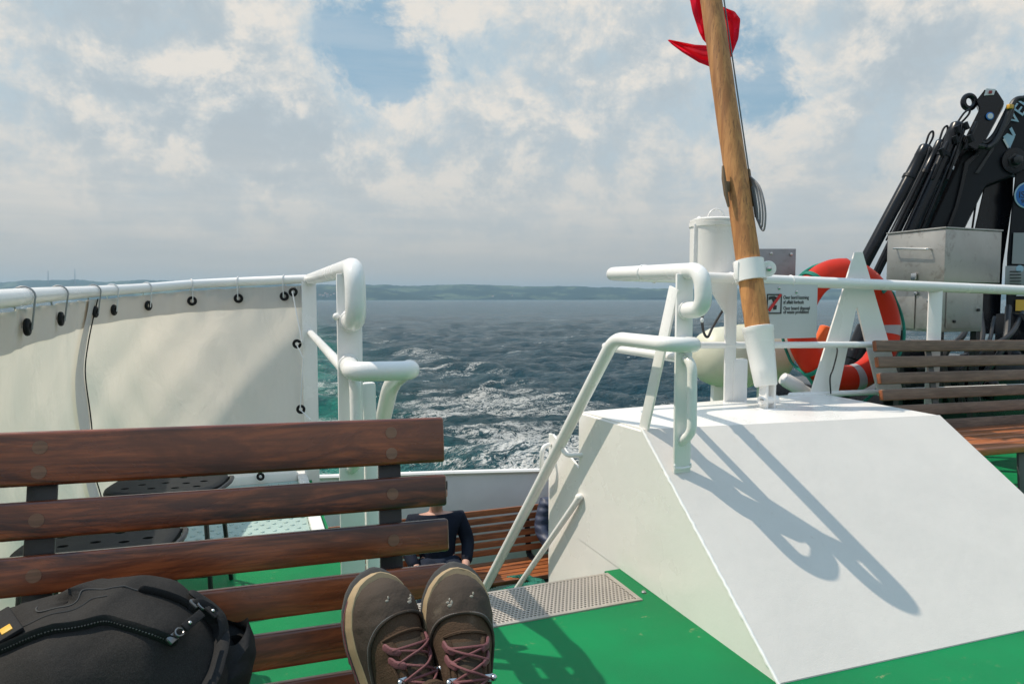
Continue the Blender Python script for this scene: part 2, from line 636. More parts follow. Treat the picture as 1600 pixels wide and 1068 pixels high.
def pack_mat(name, col, spec=.25):
    m, T, p, geo, obj, out = material(name)
    n = T.noise(geo, 700, 3, .7)
    n1 = T.noise(geo, 9, 5, .6)
    c = T.mix(T.ramp(n, .35, .7), tuple(x * .55 for x in col), tuple(x * 1.25 for x in col))
    c = T.mix(T.ramp(n1, .5, .75, 0, .4), c, tuple(x * 1.3 for x in col))
    T.put(p.inputs['Base Color'], c)
    p.inputs['Roughness'].default_value = .8
    p.inputs['Specular IOR Level'].default_value = spec
    T.put(p.inputs['Normal'], T.bump(n, .35, .001, T.bump(T.noise(geo, 26, 4, .6), .22, .012)))
    return m


PACK = pack_mat('black_canvas_cloth', (.021, .0195, .0185))
STITCHD = paint('dark_stitch', (.06, .06, .06), .9)
ZIPM = paint('dark_zip_metal', (.20, .20, .20), .3, .1, .1, metal=.9)
PACK2 = pack_mat('black_nylon', (.009, .009, .010), .35)

# ------------------------------------------------------------------ setting: sea, far coast, decks
def wave_field(x, y):
    rng = np.random.default_rng(3)
    dist = np.sqrt(x * x + y * y)
    h = np.zeros_like(x)
    for k in range(78):
        lam = .55 * (1.085 ** k) if k < 40 else (rng.uniform(2.0, 13.0) if k < 64 else rng.uniform(9.0, 30.0))
        th = R(70) + rng.normal(0, .62)
        amp = .0150 * lam ** 0.74 * rng.uniform(.5, 1.25) * (.55 if k >= 64 else 1.0)
        if lam > 8:
            amp *= .75
        kx, ky = 2 * math.pi / lam * math.cos(th), 2 * math.pi / lam * math.sin(th)
        ph = rng.uniform(0, 6.28)
        cell = dist * .005 + dist * dist * .00022
        fade = np.clip(lam / (1.0 * cell + 1e-6) - .3, 0, 1)
        s = np.sin(kx * x + ky * y + ph + .9 * np.sin(.13 * kx * y - .11 * ky * x + ph * 2))
        h += amp * fade * (1.0 - np.abs(s) ** .85 * 1.6 + .45) * .75 if k % 3 == 0 else amp * fade * s
    return h


def build_sea():
    rr = []
    r_ = 3.0
    while r_ < 9500:
        rr.append(r_)
        r_ += max(.06, min(r_ * r_ / (5.7 * 1067) * 1.05, r_ * .05))
    rr = np.array(rr)
    dense = np.linspace(-46, 46, 860)
    ang = np.concatenate([np.linspace(-180, -47, 70), dense, np.linspace(47, 180, 70)[:-1]])
    A = np.radians(ang) + YAW
    rg, ag = np.meshgrid(rr, A, indexing='ij')
    x = rg * np.sin(ag)
    y = rg * np.cos(ag)
    h = wave_field(x, y)
    n, mcols = rg.shape
    co = np.stack([x, y, h + SEA], -1).reshape(-1, 3).astype(np.float32)
    idx = np.arange(n * mcols).reshape(n, mcols)
    j2 = np.roll(np.arange(mcols), -1)
    quads = np.stack([idx[:-1, :], idx[1:, :], idx[1:, j2], idx[:-1, j2]], -1).reshape(-1, 4)
    me = bpy.data.meshes.new('water')
    me.vertices.add(len(co))
    me.vertices.foreach_set('co', co.ravel())
    me.loops.add(quads.size)
    me.loops.foreach_set('vertex_index', quads.ravel().astype(np.int32))
    me.polygons.add(len(quads))
    me.polygons.foreach_set('loop_start', (np.arange(len(quads)) * 4).astype(np.int32))
    me.polygons.foreach_set('use_smooth', np.ones(len(quads), bool))
    me.update(calc_edges=True)
    # churned water of the wake: strongest straight astern, spreading as it ages
    yy_ = np.clip(y, 0, None)
    cx = 13.5 * (1 - np.exp(-yy_ / 24.0)) + .03 * yy_
    half = np.clip(7.2 - .04 * yy_, 3.6, None)
    lat = (x - cx) / half
    age = np.clip(y, 4, 600)
    wake = np.exp(-np.abs(lat) ** 3) * (.34 + .72 * np.exp(-age / 70.0)) * (y > 2) * np.exp(-age / 260.0)
    edge = np.exp(-((lat - 1.35) / .35) ** 2) * .62 * np.exp(-age / 60.0)
    edge2 = np.exp(-((lat - 2.3) / .3) ** 2) * .25 * np.exp(-age / 90.0)
    crest = np.clip((h - .19) / .2, 0, 1) * .4
    foam = np.clip(np.maximum(np.maximum(wake, edge), edge2), 0, 1)
    aer = np.exp(-((x - (.5 + .05 * y)) / (2.6 + .035 * y)) ** 2) * np.exp(-age / 90.0) * (y > 2)
    foam = np.maximum(foam, aer * .85)
    for nm, arr in (('foam', foam), ('crest', crest), ('aerated', aer)):
        a = me.attributes.new(nm, 'FLOAT', 'POINT')
        a.data.foreach_set('value', arr.ravel().astype(np.float32))
    m, T, p, geo, obj, out = material('sea_water')

    def attr(nm):
        a = T.node('ShaderNodeAttribute', attribute_name=nm)
        return a.outputs['Fac']
    fo, cr, ae = attr('foam'), attr('crest'), attr('aerated')
    warp = T.node('ShaderNodeTexNoise')
    T.put(warp.inputs['Vector'], geo)
    warp.inputs['Scale'].default_value = .45
    warp.inputs['Detail'].default_value = 4
    wv = T.vmath('ADD', geo, T.vmath('SCALE', warp.outputs['Color'], scale=2.2))
    wv = T.scaled(wv, (.62, 1.0, 1.0))
    n1 = T.noise(wv, .55, 9, .66, 1.1)
    n2 = T.noise(wv, 2.6, 8, .66, 1.5)
    ridge = T.math('SUBTRACT', 1.0, T.math('MULTIPLY', T.math('ABSOLUTE', T.math('SUBTRACT', n2, .5)), 10.0), clamp=True)
    ridge1 = T.math('SUBTRACT', 1.0, T.math('MULTIPLY', T.math('ABSOLUTE', T.math('SUBTRACT', n1, .5)), 8.5), clamp=True)
    patch = T.noise(T.scaled(geo, (.16, .34, .3)), 1.0, 5, .6, .6)
    f = T.math('ADD', T.math('MULTIPLY', ridge, .62), T.math('MULTIPLY', ridge1, .42))
    f = T.math('MULTIPLY', f, T.ramp(patch, .36, .60, .25, 1.25))
    f = T.math('MULTIPLY', f, T.math('POWER', fo, .8))
    fm = T.ramp(f, .33, .66)
    caps = T.math('MULTIPLY', T.math('MULTIPLY', cr, T.ramp(patch, .58, .70)), T.ramp(n2, .40, .6))
    fm = T.math('MAXIMUM', fm, T.ramp(caps, .12, .35, 0, .85))
    froth = T.noise(geo, 9, 5, .7)
    fm = T.math('MULTIPLY', fm, T.ramp(froth, .2, .55, .55, 1))
    c = T.mix(T.math('MULTIPLY', ae, T.ramp(n1, .3, .65, .25, 1.0)), (.018, .066, .094), (.035, .48, .32))
    c = T.mix(T.math('MULTIPLY', fo, .5), c, (.03, .085, .09))
    c = T.mix(fm, c, (.74, .74, .71))
    T.put(p.inputs['Base Color'], c)
    T.put(p.inputs['Roughness'], T.math('ADD', T.math('MULTIPLY', fm, .6), .13))
    p.inputs['IOR'].default_value = 1.333
    p.inputs['Specular IOR Level'].default_value = .36
    broad = T.noise(T.scaled(geo, (.045, .10, .1)), 1.0, 10, .70, .5)
    rip = T.math('ADD', T.noise(T.scaled(geo, (1.5, 1.9, 1)), 1.2, 6, .62, .5), T.math('ADD', T.math('MULTIPLY', T.noise(T.scaled(geo, (.28, .46, 1)), 1.0, 6, .62, .4), 3.0), T.math('MULTIPLY', T.noise(T.scaled(geo, (.75, 1.25, 1)), 1.0, 6, .62, .6), 2.2)))
    rip = T.math('ADD', T.math('MULTIPLY', rip, .8), T.math('MULTIPLY', broad, 12.0))
    nb = T.bump(rip, 1.0, .34)
    nb = T.bump(fm, .35, .04, nb)
    T.put(p.inputs['Normal'], nb)
    me.materials.append(m)
    o = bpy.data.objects.new('water', me)
    C.objects.link(o)
    struct(o)


build_sea()


def build_coast():
    """low wooded hills across the bay, two ranges"""
    m, T, p, geo, obj, out = material('far_coast_land')
    n = T.noise(T.scaled(geo, (.004, .004, .018)), 1.0, 4, .6)
    n2 = T.noise(T.scaled(geo, (.018, .018, .05)), 1.0, 6, .65)
    c = T.mix(T.ramp(n, .50, .60), (.016, .034, .028), (.09, .12, .07))
    c = T.mix(T.ramp(n2, .45, .6, 0, .7), c, (.008, .02, .02))
    T.put(p.inputs['Base Color'], c)
    p.inputs['Roughness'].default_value = .95
    p.inputs['Specular IOR Level'].default_value = .1
    prof = [(-1400, 439), (-300, 440), (0, 440), (60, 436), (120, 436), (170, 439), (230, 436), (300, 438), (370, 436), (430, 441), (480, 444), (540, 443), (600, 443),
            (640, 446), (700, 443), (760, 444), (830, 446), (900, 446), (960, 448), (1060, 450), (1140, 450), (1260, 449), (1320, 451), (1420, 453), (1600, 456), (2400, 460)]
    prof_near = [(-1400, 447), (0, 447), (100, 449), (250, 450), (400, 449), (470, 446), (540, 445), (590, 448), (630, 455), (680, 464), (720, 468)]

    def hill(profile, dist, depth, seed):
        mb = MB()
        us = np.arange(profile[0][0], profile[-1][0], 4.0)
        hv = np.interp(us, [a for a, b in profile], [b for a, b in profile])
        rows = []
        for u, v in zip(us, hv):
            jag = (noise.noise((u * .035, seed, 0)) * 1.6 + noise.noise((u * .16, seed, 3)) * 1.0 + noise.noise((u * .45, seed, 5)) * .7)
            hgt = max((467 - (v - jag * .9)) / FPX * dist, .5)
            a = math.atan((u - 800) / FPX) + YAW
            row = []
            for k, (fr, hh) in enumerate(((0, 0), (.06, .22), (.2, .42), (.42, .64), (.7, .86), (1.0, 1.0), (1.5, .8))):
                wob = 1 + noise.noise((u * .05, k * 2.1, seed)) * .22 * (0 < k < 5)
                rr_ = dist / math.cos(a - YAW) * (1 + depth * (fr + .12 * noise.noise((u * .02, k, seed + 9))))
                row.append(mb.bm.verts.new((math.sin(a) * rr_, math.cos(a) * rr_, SEA - .5 + hgt * hh * wob * (1 + depth * fr))))
            rows.append(row)
        for A, B in zip(rows, rows[1:]):
            for k in range(len(A) - 1):
                mb.bm.faces.new((A[k], A[k + 1], B[k + 1], B[k]))
        return mb
    struct(hill(prof, 4700, .10, 2.0).build('hills', m))
    struct(hill(prof_near, 4000, .09, 11.0).build('hills', m))
    for u, v0, v1 in ((75, 423, 441), (117, 420, 441)):
        b_ = at(u, v1, 'd', 4990)
        t_ = at(u, v0, 'd', 4990)
        o = MB().tube([b_ - Vector((0, 0, 20)), t_], [4.2, 1.8], 6).build('radio_mast', ALU2)
        tag(o, 'thin grey radio mast on the far hills, the ' + ('left one' if u == 75 else 'right one'), 'radio mast', 'radio masts on the far hills')
    hw = paint('house_wall', (.62, .58, .54), .8, .2, .0)
    hr = paint('house_roof', (.26, .14, .10), .8, .1, .0)
    for i, (u, v) in enumerate(((500, 461), (505, 462), (511, 460), (517, 461), (522, 459), (508, 458), (528, 462), (770, 463), (800, 462), (512, 463))):
        c = at(u, v, 'd', 3950)
        c = c * .995
        s_ = random.uniform(7, 11)
        h_ = thing('house', 'pale house seen as a speck at the foot of the far shore', 'house', (c.x, c.y, c.z), (0, 0, random.uniform(0, 1)), 'houses along the far shore')
        MB().box((0, 0, 0), (s_ * 1.5, s_, s_ * .7)).build('wall', hw, h_, True)
        MB().prism([(-s_ * .78, -s_ * .55, s_ * .36), (-s_ * .78, s_ * .55, s_ * .36), (-s_ * .78, 0, s_ * .8)], (s_ * 1.56, 0, 0)).build('roof', hr, h_, True)


build_coast()

# upper deck, with the stair opening cut out of it
mb = MB()
mb.prism([(-3.5, -2.5, 0), (7.5, -2.5, 0), (7.5, 4.4, 0), (2.35, 4.4, 0), (2.35, 3.0, 0), (1.406, 3.0, 0), (1.406, 2.395, 0), (1.389, 2.395, 0), (1.389, 2.10, 0), (.33, 2.10, 0), (.33, 4.42, 0), (-3.5, 4.42, 0)], (0, 0, -.03))
struct(mb.build('upper_deck', GREEN))
mb = MB()
mb.span((-4, 2.0, -1.45), (7, 6.6, -1.40))
struct(mb.build('lower_deck', GREEN))
# studded grey plate in the left bay with its white coaming
pl = thing('studded_plate', 'grey green studded floor plate beside the canvas screen, edged by a white coaming', 'floor plate', (-.2, 3.6, 0))
mb = MB()
mb.span((-.62, 2.95, .001), (.245, 4.26, .007))
for j in range(24):
    for i in range(16):
        mb.lathe([(.011, 0), (.0095, .004), (.005, .0062), (.0005, .0068)], (-.60 + i * .055 + (j % 2) * .0275, 2.99 + j * .053, .0068), seg=8)
mb.build('plate', STUD, pl)
MB().span((.247, 2.95, .001), (.305, 4.4, .035), .006).build('side_coaming', WHITE, pl)
MB().span((-.70, 4.262, .001), (.246, 4.36, .06), .006).build('rear_coaming', WHITE, pl)

# stern bulwark
pts = [at(-100, 768, 'z', -.32), at(300, 752, 'z', -.32), at(600, 742, 'z', -.32), at(720, 738, 'z', -.32), at(845, 735, 'z', -.32), at(960, 733, 'z', -.32), at(1200, 731, 'z', -.32), at(1400, 733, 'z', -.32)]
pts = spline(pts, 6)
bw = thing('stern_bulwark', 'white painted steel bulwark round the stern behind the lower bench', 'bulwark', tuple(Vector((pts[20].x, pts[20].y, -1.4))))
mb = MB()
out_ = []
for i, p in enumerate(pts):
    t = (pts[min(i + 1, len(pts) - 1)] - pts[max(i - 1, 0)]).normalized()
    out_.append(Vector((-t.y, t.x, 0)))
V = [[mb.bm.verts.new((p.x + n_.x * k, p.y + n_.y * k, zz_)) for (k, zz_) in ((0, -1.4), (0, -.325), (.012, -.325), (.012, -1.4))] for p, n_ in zip(pts, out_)]
for A, B in zip(V, V[1:]):
    for k in range(4):
        mb.bm.faces.new((A[k], A[(k + 1) % 4], B[(k + 1) % 4], B[k]))
mb.build('plating', BULW, bw)
mb = MB()
mb.tube([p + n_ * .01 + Vector((0, 0, .0)) for p, n_ in zip(pts, out_)], .02, 8, flat=((0, 0, 1), 1.6))
mb.build('capping_rail', WHITE, bw)
for u in (828, 640, 1010):
    a = at(u, 736, 'z', -.34)
    f_ = Vector((math.sin(YAW), math.cos(YAW), 0))
    MB().bar(a - f_ * .06 + Vector((0, 0, -1.05)), a - f_ * .02, .07, .012, f_, .001).build('stiffener', BULW, bw)

# ------------------------------------------------------------------ white deck casing and the wall behind it
BX0 = 1.39
F0, F1 = Vector((BX0, 2.235, .603)), Vector((2.90, 2.165, .577))
B0, B1 = Vector((BX0, 2.77, .590)), Vector((2.95, 2.93, .580))
L0, L1 = Vector((BX0, 1.49, 0)), Vector((2.98, 1.425, 0))
case = thing('deck_casing', 'white painted steel casing with a sloping front beside the stair opening', 'deck casing', (2.1, 2.2, 0))


def side_plate(name, poly, m, bev=.0):
    mb_ = MB()
    mb_.bm.faces.new([mb_.bm.verts.new(p) for p in poly])
    # a fine grid so that the plate can be very slightly uneven, as welded sheet is
    bmesh.ops.subdivide_edges(mb_.bm, edges=mb_.bm.edges[:], cuts=1)
    return mb_


mb = MB()
v = {k: mb.bm.verts.new(p) for k, p in dict(L0=L0, L1=L1, F0=F0, F1=F1, B0=B0, B1=B1, D0=(BX0, 2.77, 0), D1=(2.95, 2.93, 0)).items()}
mb.bm.faces.new([v[k] for k in ('F0', 'F1', 'B1', 'B0')])
mb.bm.faces.new([v[k] for k in ('L0', 'F0', 'B0', 'D0')])
mb.bm.faces.new([v[k] for k in ('L1', 'D1', 'B1', 'F1')])
mb.bm.faces.new([v[k] for k in ('B0', 'B1', 'D1', 'D0')])
mb.bm.faces.new([v[k] for k in ('L0', 'D0', 'D1', 'L1')])
bmesh.ops.bevel(mb.bm, geom=[e for e in mb.bm.edges if all(w.co.z > .3 for w in e.verts) and not all(w.co.y < 2.3 for w in e.verts)], offset=.010, segments=3, affect='EDGES')
mb.build('casing_plate', WHITE, case, angle=12)
sl_n = (L1 - L0).cross(F0 - L0).normalized()
if sl_n.z < 0:
    sl_n = -sl_n
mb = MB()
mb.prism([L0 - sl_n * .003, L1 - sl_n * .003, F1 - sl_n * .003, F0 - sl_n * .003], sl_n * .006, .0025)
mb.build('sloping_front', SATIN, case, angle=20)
# weld bead along the left edge of the slope and along the deck
for nm, a, b in (('weld_seam', L0, F0),):
    P_ = []
    for i in range(60):
        t = i / 59
        p = Vector(a).lerp(Vector(b), t)
        P_.append(p + Vector((noise.noise((t * 60, 1, 0)) * .003, 0, noise.noise((t * 67, 4, 0)) * .003)))
    MB().tube(P_, [.0058 + .0030 * noise.noise((i * .9, 0, 2)) for i in range(60)], 8).build(nm, WHITE2, case)
wall = thing('stair_side_wall', 'white steel wall plate at the right side of the stairs, aft of the casing', 'wall', (1.40, 2.9, -1.4))
mb = MB()
mb.prism([(1.392, 2.40, -1.4), (1.392, 2.40, -.001), (1.392, 2.772, -.001), (1.392, 2.772, .325), (1.392, 3.07, .43), (1.392, 3.10, .42), (1.392, 3.10, -1.4)], (.012, 0, 0))
mb.build('plate', WHITE, wall)
MB().bar((1.402, 3.105, -1.4), (1.402, 3.105, .425), .03, .012, (0, 1, 0), .002).build('edge_strip', WHITE, wall)
MB().tube(fillet([at(858, 694, 'x', 1.38), at(848, 698, 'x', 1.33), at(846, 720, 'x', 1.33), at(847, 752, 'x', 1.36)], .03), .011).build('grab_bar', WHITE2, wall)

# ------------------------------------------------------------------ rails on the right
rr_ = thing('guard_rail', 'white tubular guard rail along the back of the white casing, hooked round at the stair', 'railing', (1.45, 2.06, .5))
RX = 1.455


def camber(x):
    return -.021 * (x - 1.5)


top = fillet([(5.6, 2.80, 1.215 + camber(5.6)), (RX + .075, 2.80, 1.215), (RX, 1.965, 1.197), (RX, 1.955, 1.065), (RX, 2.055, 1.06)], [.14, .066, .06], 9)
MB().tube(top, .0295, 18).build('top_rail', WHITE2, rr_)
mid = fillet([(5.6, 2.80, .885 + camber(5.6)), (RX + .045, 2.80, .885), (RX + .004, 2.020, .885), (RX + .004, 2.015, .625), (RX - .004, 2.066, .585)], [.12, .05, .06], 8)
MB().tube(mid, .0175, 14).build('mid_rail', WHITE2, rr_)
MB().bar((RX, 2.068, .47), (RX, 2.068, 1.19), .07, .012, (1, 0, 0), .003).build('post', WHITE2, rr_)
MB().bar((RX - .045, 2.255, .595), (RX - .03, 2.085, 1.14), .058, .010, (0, 1, 0), .002).build('brace', WHITE2, rr_)
MB().bar((2.24, 2.79, .58), (2.24, 2.79, 1.19), .065, .012, (1, .0, 0), .002).build('post', WHITE2, rr_)
MB().prism([(2.215, 2.783, 1.195), (2.075, 2.783, 1.195), (2.20, 2.783, 1.03), (2.205, 2.783, .9)], (0, .010, 0)).build('gusset', WHITE2, rr_)
MB().bar((2.30, 2.80, .58), (2.30, 2.80, .80), .09, .045, (1, 0, 0), .01).build('stub_post', WHITE2, rr_)
p_ = at(1460, 500, 'y', 2.80)
MB().bar((p_.x, 2.80, 0), (p_.x, 2.80, 1.15), .075, .012, (1, -.5, 0), .002).build('post', WHITE2, rr_)
MB().tube([(2.7, 2.86, .585), (5.6, 2.86, .53)], .016).build('foot_rail', WHITE2, rr_)

hr_ = thing('stair_handrail', 'white tubular handrail descending the stairs beside the white casing', 'handrail', (1.31, 2.9, -.5))
a0 = at(960, 533, 'x', 1.33)
pth = fillet([at(700, 1034, 'x', 1.27), at(757, 920, 'x', 1.29), at(850, 742, 'x', 1.32), (a0.x, a0.y, a0.z + .012), (1.335, 2.00, .945), (1.39, 1.975, .943), (1.462, 2.005, .940), (1.452, 2.06, .940)], [.1, .12, .07, .05, .04, .03], 8)
MB().tube(pth, .0265, 18).build('rail', WHITE2, hr_)
MB().tube(fillet([at(872, 688, 'x', 1.32), at(884, 712, 'x', 1.33), at(910, 710, 'x', 1.392)], .03), .0095).build('bracket', WHITE2, hr_)
low_ = thing('lower_stair_rail', 'thin white tube sloping down from the casing below the main handrail', 'handrail', (1.36, 3.0, -.4))
MB().tube([at(906, 776, 'x', 1.375), at(805, 922, 'x', 1.34), at(770, 975, 'x', 1.34)], .0145).build('rail', WHITE2, low_)
MB().ball(at(905, 777, 'x', 1.383), .02).build('weld_knob', WHITE2, low_)

# stairs below the perforated plate
st = thing('stairs', 'white steel stairs going down from the perforated top step to the lower deck', 'stairs', (.86, 2.9, -1.4))
for x_, nm in ((.40, 'stringer'), (1.375, 'stringer')):
    MB().bar((x_, 2.46, -.22), (x_, 3.72, -1.4), .15, .012, (0, 1, 1), .002).build(nm, WHITE, st)
for i in range(1, 5):
    MB().span((.41, 2.28 + i * .27, -.03 - i * .275), (1.365, 2.5 + i * .27, -i * .275), .004).build('tread', PERF, st)


def perforated(x0, x1, y0, y1, zt, pitch, r):
    mb_ = MB()
    bm = mb_.bm
    ny = int(round((y1 - y0) / pitch))
    nx = int(round((x1 - x0) / pitch))
    px_, py_ = (x1 - x0) / nx, (y1 - y0) / ny
    K = 8
    for j in range(ny):
        for i in range(nx):
            cx, cy = x0 + (i + .5 + (.25 if j % 2 else -.25)) * px_, y0 + (j + .5) * py_
            inner = []
            outer = []
            lip = []
            for k in range(K):
                a = (k + .5) * 2 * math.pi / K
                inner.append(bm.verts.new((cx + math.cos(a) * r * .82, cy + math.sin(a) * r * .82, zt - .003)))
                lip.append(bm.verts.new((cx + math.cos(a) * r, cy + math.sin(a) * r, zt + .0016)))
                ca, sa = math.cos(a), math.sin(a)
                sgn = lambda q: (q > 0) - (q < 0)
                if abs(ca) > abs(sa):
                    ox, oy = sgn(ca) * .5 * px_, sgn(sa) * .5 * py_
                    oy_ = oy
                else:
                    ox, oy = sgn(ca) * .5 * px_, sgn(sa) * .5 * py_
                outer.append((ox, oy))
            cs = {}
            ov = []
            for (ox, oy) in outer:
                if (ox, oy) not in cs:
                    cs[(ox, oy)] = bm.verts.new((cx + ox, cy + oy, zt))
                ov.append(cs[(ox, oy)])
            for k in range(K):
                k2 = (k + 1) % K
                bm.faces.new((lip[k], lip[k2], inner[k2], inner[k]))
                if ov[k] is ov[k2]:
                    bm.faces.new((ov[k], lip[k2], lip[k]))
                else:
                    bm.faces.new((ov[k], ov[k2], lip[k2], lip[k]))
    bmesh.ops.remove_doubles(bm, verts=bm.verts[:], dist=.0002)
    return mb_


sp = thing('step_plate', 'perforated beige aluminium step plate at the top of the stairs', 'step plate', (.87, 2.23, 0))
mb = perforated(.42, 1.30, 2.117, 2.352, .004, .0150, .0056)
mb.build('perforated_sheet', PERF, sp)
mb = MB()
mb.span((.40, 2.103, -.01), (1.32, 2.116, .0045), .001)
mb.span((.40, 2.353, -.03), (1.32, 2.366, .0045), .001)
mb.span((.40, 2.117, -.01), (.419, 2.352, .0045), .001)
mb.span((1.301, 2.117, -.01), (1.32, 2.352, .0045), .001)
mb.build('frame', PERF, sp)
mb = MB()
mb.span((1.3215, 2.101, -.03), (1.3885, 2.394, -.001))
o = mb.build('deck_strip', GREEN, sp)
o['label'] = 'green painted strip between step plate and casing'


def weld_ring(c, axis, r, parent):
    ax = Vector(axis).normalized()
    x = ax.orthogonal().normalized()
    y = ax.cross(x)
    ring = [Vector(c) + (x * math.cos(a) + y * math.sin(a)) * r * (1 + .03 * math.sin(a * 9)) for a in np.linspace(0, 2 * math.pi, 26, endpoint=False)]
    MB().tube(ring, .0042, 6, closed=True).build('weld_bead', WHITE2, parent)


weld_ring((RX, 2.054, 1.06), (0, 1, 0), .0305, rr_)
weld_ring((2.24, 2.80, 1.20), (1, 0, 0), .030, rr_)
weld_ring((2.62, 2.80, 1.191), (1, 0, 0), .0295, rr_)
weld_ring((1.80, 2.80, 1.208), (1, 0, 0), .0298, rr_)
weld_ring((RX + .039, 2.40, 1.206), (.09, 1, 0), .0298, rr_)
weld_ring((1.453, 2.058, .940), (0, 1, 0), .028, hr_)
for x_ in (RX - .034, RX + .034):
    MB().tube([(x_, 2.062, .50), (x_, 2.062, .49), (RX, 2.060, .487)], .005, 6).build('weld_bead', WHITE2, rr_)
o = MB().lathe([(.009, 0), (.009, .003), (.006, .006), (.0, .0065)], at(1006, 925, 'z', 0), (0, 0, 1), 12).build('deck_bolt', ALU2)
tag(o, 'small domed bolt head in the green deck beside the right end of the step plate', 'bolt')

# ------------------------------------------------------------------ rails and canvas on the left
lr = thing('guard_rail', 'white guard rail round the left bay, carrying the canvas screen', 'railing', (.30, 2.2, 0))
LX = .296
corner = Vector((.335, 4.27, 1.213))
railpts = [at(483, 436, 'd', 4.1), at(460, 436.5, 'd', 4.1), at(375, 440, 'd', 4.1), at(300, 444, 'd', 4.02), at(225, 450, 'd', 3.75), at(150, 455, 'd', 3.2), at(112, 457.5, 'd', 2.8), at(56, 461.5, 'd', 2.25), at(0, 467, 'd', 1.85), Vector((-.62, 1.6, 1.085)), Vector((-.62, .6, 1.06))]
railc = spline(railpts, 10)
side = fillet([(railc[0].x, railc[0].y, railc[0].z), (LX, 2.08, 1.195), (LX, 2.07, 1.035), (LX, 2.19, 1.03)], [.085, .085], 9)
MB().tube(side, .031, 18).build('top_rail', WHITE2, lr)
MB().tube(railc, .0265, 16).build('curved_rail', WHITE2, lr)
m2 = fillet([(railc[0].x, railc[0].y, .90), (LX, 2.35, .86), (LX + .005, 2.14, .855), (LX + .005, 2.12, .60), (LX, 2.2, .56)], [.03, .05, .05], 7)
MB().tube(m2, .019, 12).build('mid_rail', WHITE2, lr)
MB().bar((LX, 2.215, 0), (LX, 2.215, 1.18), .078, .014, (1, 0, 0), .003).build('post', WHITE2, lr)
MB().bar((corner.x, 4.28, -.02), (corner.x, 4.28, 1.2), .088, .014, (1, .25, 0), .003).build('post', WHITE2, lr)
MB().bar((LX + .075, 2.235, -.25), (LX + .06, 2.235, .83), .045, .03, (1, 0, 0), .01).build('stay', WHITE2, lr)
MB().ball((LX - .042, 2.2, 1.045), .012).build('weld_knob', WHITE2, lr)

weld_ring((LX, 2.19, 1.03), (0, 1, 0), .032, lr)
weld_ring((railc[0].x, railc[0].y - .05, 1.212), (0, 1, 0), .0315, lr)
weld_ring((LX - .005, 2.20, .89), (0, 1, 0), .031, lr)
lh = thing('stair_handrail', 'white tubular handrail descending the stairs from the left post, its end curled towards the bench', 'handrail', (.45, 2.9, -.5))
pth = fillet([(LX - .005, 2.21, .89), (LX - .015, 2.05, .885), (LX + .155, 2.02, .885), (LX + .185, 2.20, .875), (LX + .165, 2.40, .80), (LX + .155, 3.55, -.35)], [.05, .07, .07, .07], 8)
MB().tube(pth, .0295, 18).build('rail', WHITE2, lh)

# canvas screen hung from the curved rail
cv = thing('canvas_screen', 'off white canvas windscreen laced to the curved rail behind the bench', 'canvas screen', (-.3, 4.2, 0))


def rail_at(s):
    s = max(0.0, min(1.0, s)) * (len(railc) - 1)
    i = min(int(s), len(railc) - 2)
    return railc[i].lerp(railc[i + 1], s - i)


def rail_n(s):
    t = (rail_at(s + .01) - rail_at(s - .01))
    return Vector((t.y, -t.x, 0)).normalized() * (-1)    # towards the viewer's side of the cloth


def cloth_pt(s, h, lo=.05, drop=.036):
    """h = 0 at the top edge, 1 at the foot"""
    p = rail_at(s)
    n_ = rail_n(s)
    ztop = p.z - drop - .004 * math.sin(s * 2 * math.pi * 8) ** 2
    zz_ = ztop + (lo - ztop) * h
    belly = .055 * math.sin(math.pi * min(h * 1.05, 1)) * (.6 + .6 * noise.noise((s * 7, h * 1.2, 2)))
    fold = (.038 * noise.noise((s * 11 - h * 3.2, h * 1.1, 7)) + .012 * noise.noise((s * 24 + h * 3, h * 2.0, 3))) * min(1, h * 3 + .1)
    pull = .006 * math.cos(s * 2 * math.pi * 26) * max(0, 1 - h * 5)
    # diagonal tension creases fanning from the corner
    cr = .020 * (abs(noise.noise((h * 3.2 + s * 11.0, (h - s * 5) * .9, 5.5))) - .2) * math.exp(-((s - .14) / .2) ** 2) * min(1, h * 3)
    q_ = p + n_ * (belly * -1 + fold + pull + cr)
    return Vector((q_.x, q_.y, zz_))


SEAM = .520
for nm, s0, s1, lo in (('canvas_panel', .016, SEAM + .006, .05), ('canvas_panel', SEAM - .006, .97, .0)):
    mb = MB()
    mb.grid(lambda u, w, a=s0, b=s1, l=lo: cloth_pt(a + (b - a) * u, w, l) + (rail_n(a + (b - a) * u) * -.007 if a > .3 else Vector()), 120, 60)
    mb.build(nm, CANVAS, cv)
    mb = MB()
    mb.grid(lambda u, w, a=s0, b=s1, l=lo: cloth_pt(a + (b - a) * u, w * .115, l) + rail_n(a + (b - a) * u) * (-.003 if a > .3 else .004), 120, 6)
    mb.build('hem', HEM, cv)
mb = MB()
mb.grid(lambda u, w: cloth_pt(.017 + .024 * u + .006 * w, w, .05) + rail_n(.03) * .007, 5, 50)
mb.build('hem', HEM, cv)
mb = MB()
mb.grid(lambda u, w: cloth_pt(SEAM - .012 + (.024 + .006 * math.sin(w * 3.1)) * u + .014 * math.sin(w * 3.4), w, .02) + rail_n(SEAM) * (.008 + .010 * math.sin(math.pi * u)), 8, 50)
mb.build('overlap_flap', HEM, cv)
MB().tube([cloth_pt(SEAM - .014 + .014 * math.sin(w / 40 * 3.4), w / 40, .02) + rail_n(SEAM) * .012 for w in range(41)], .0030, 5).build('edge_piping', RUBBER, cv)


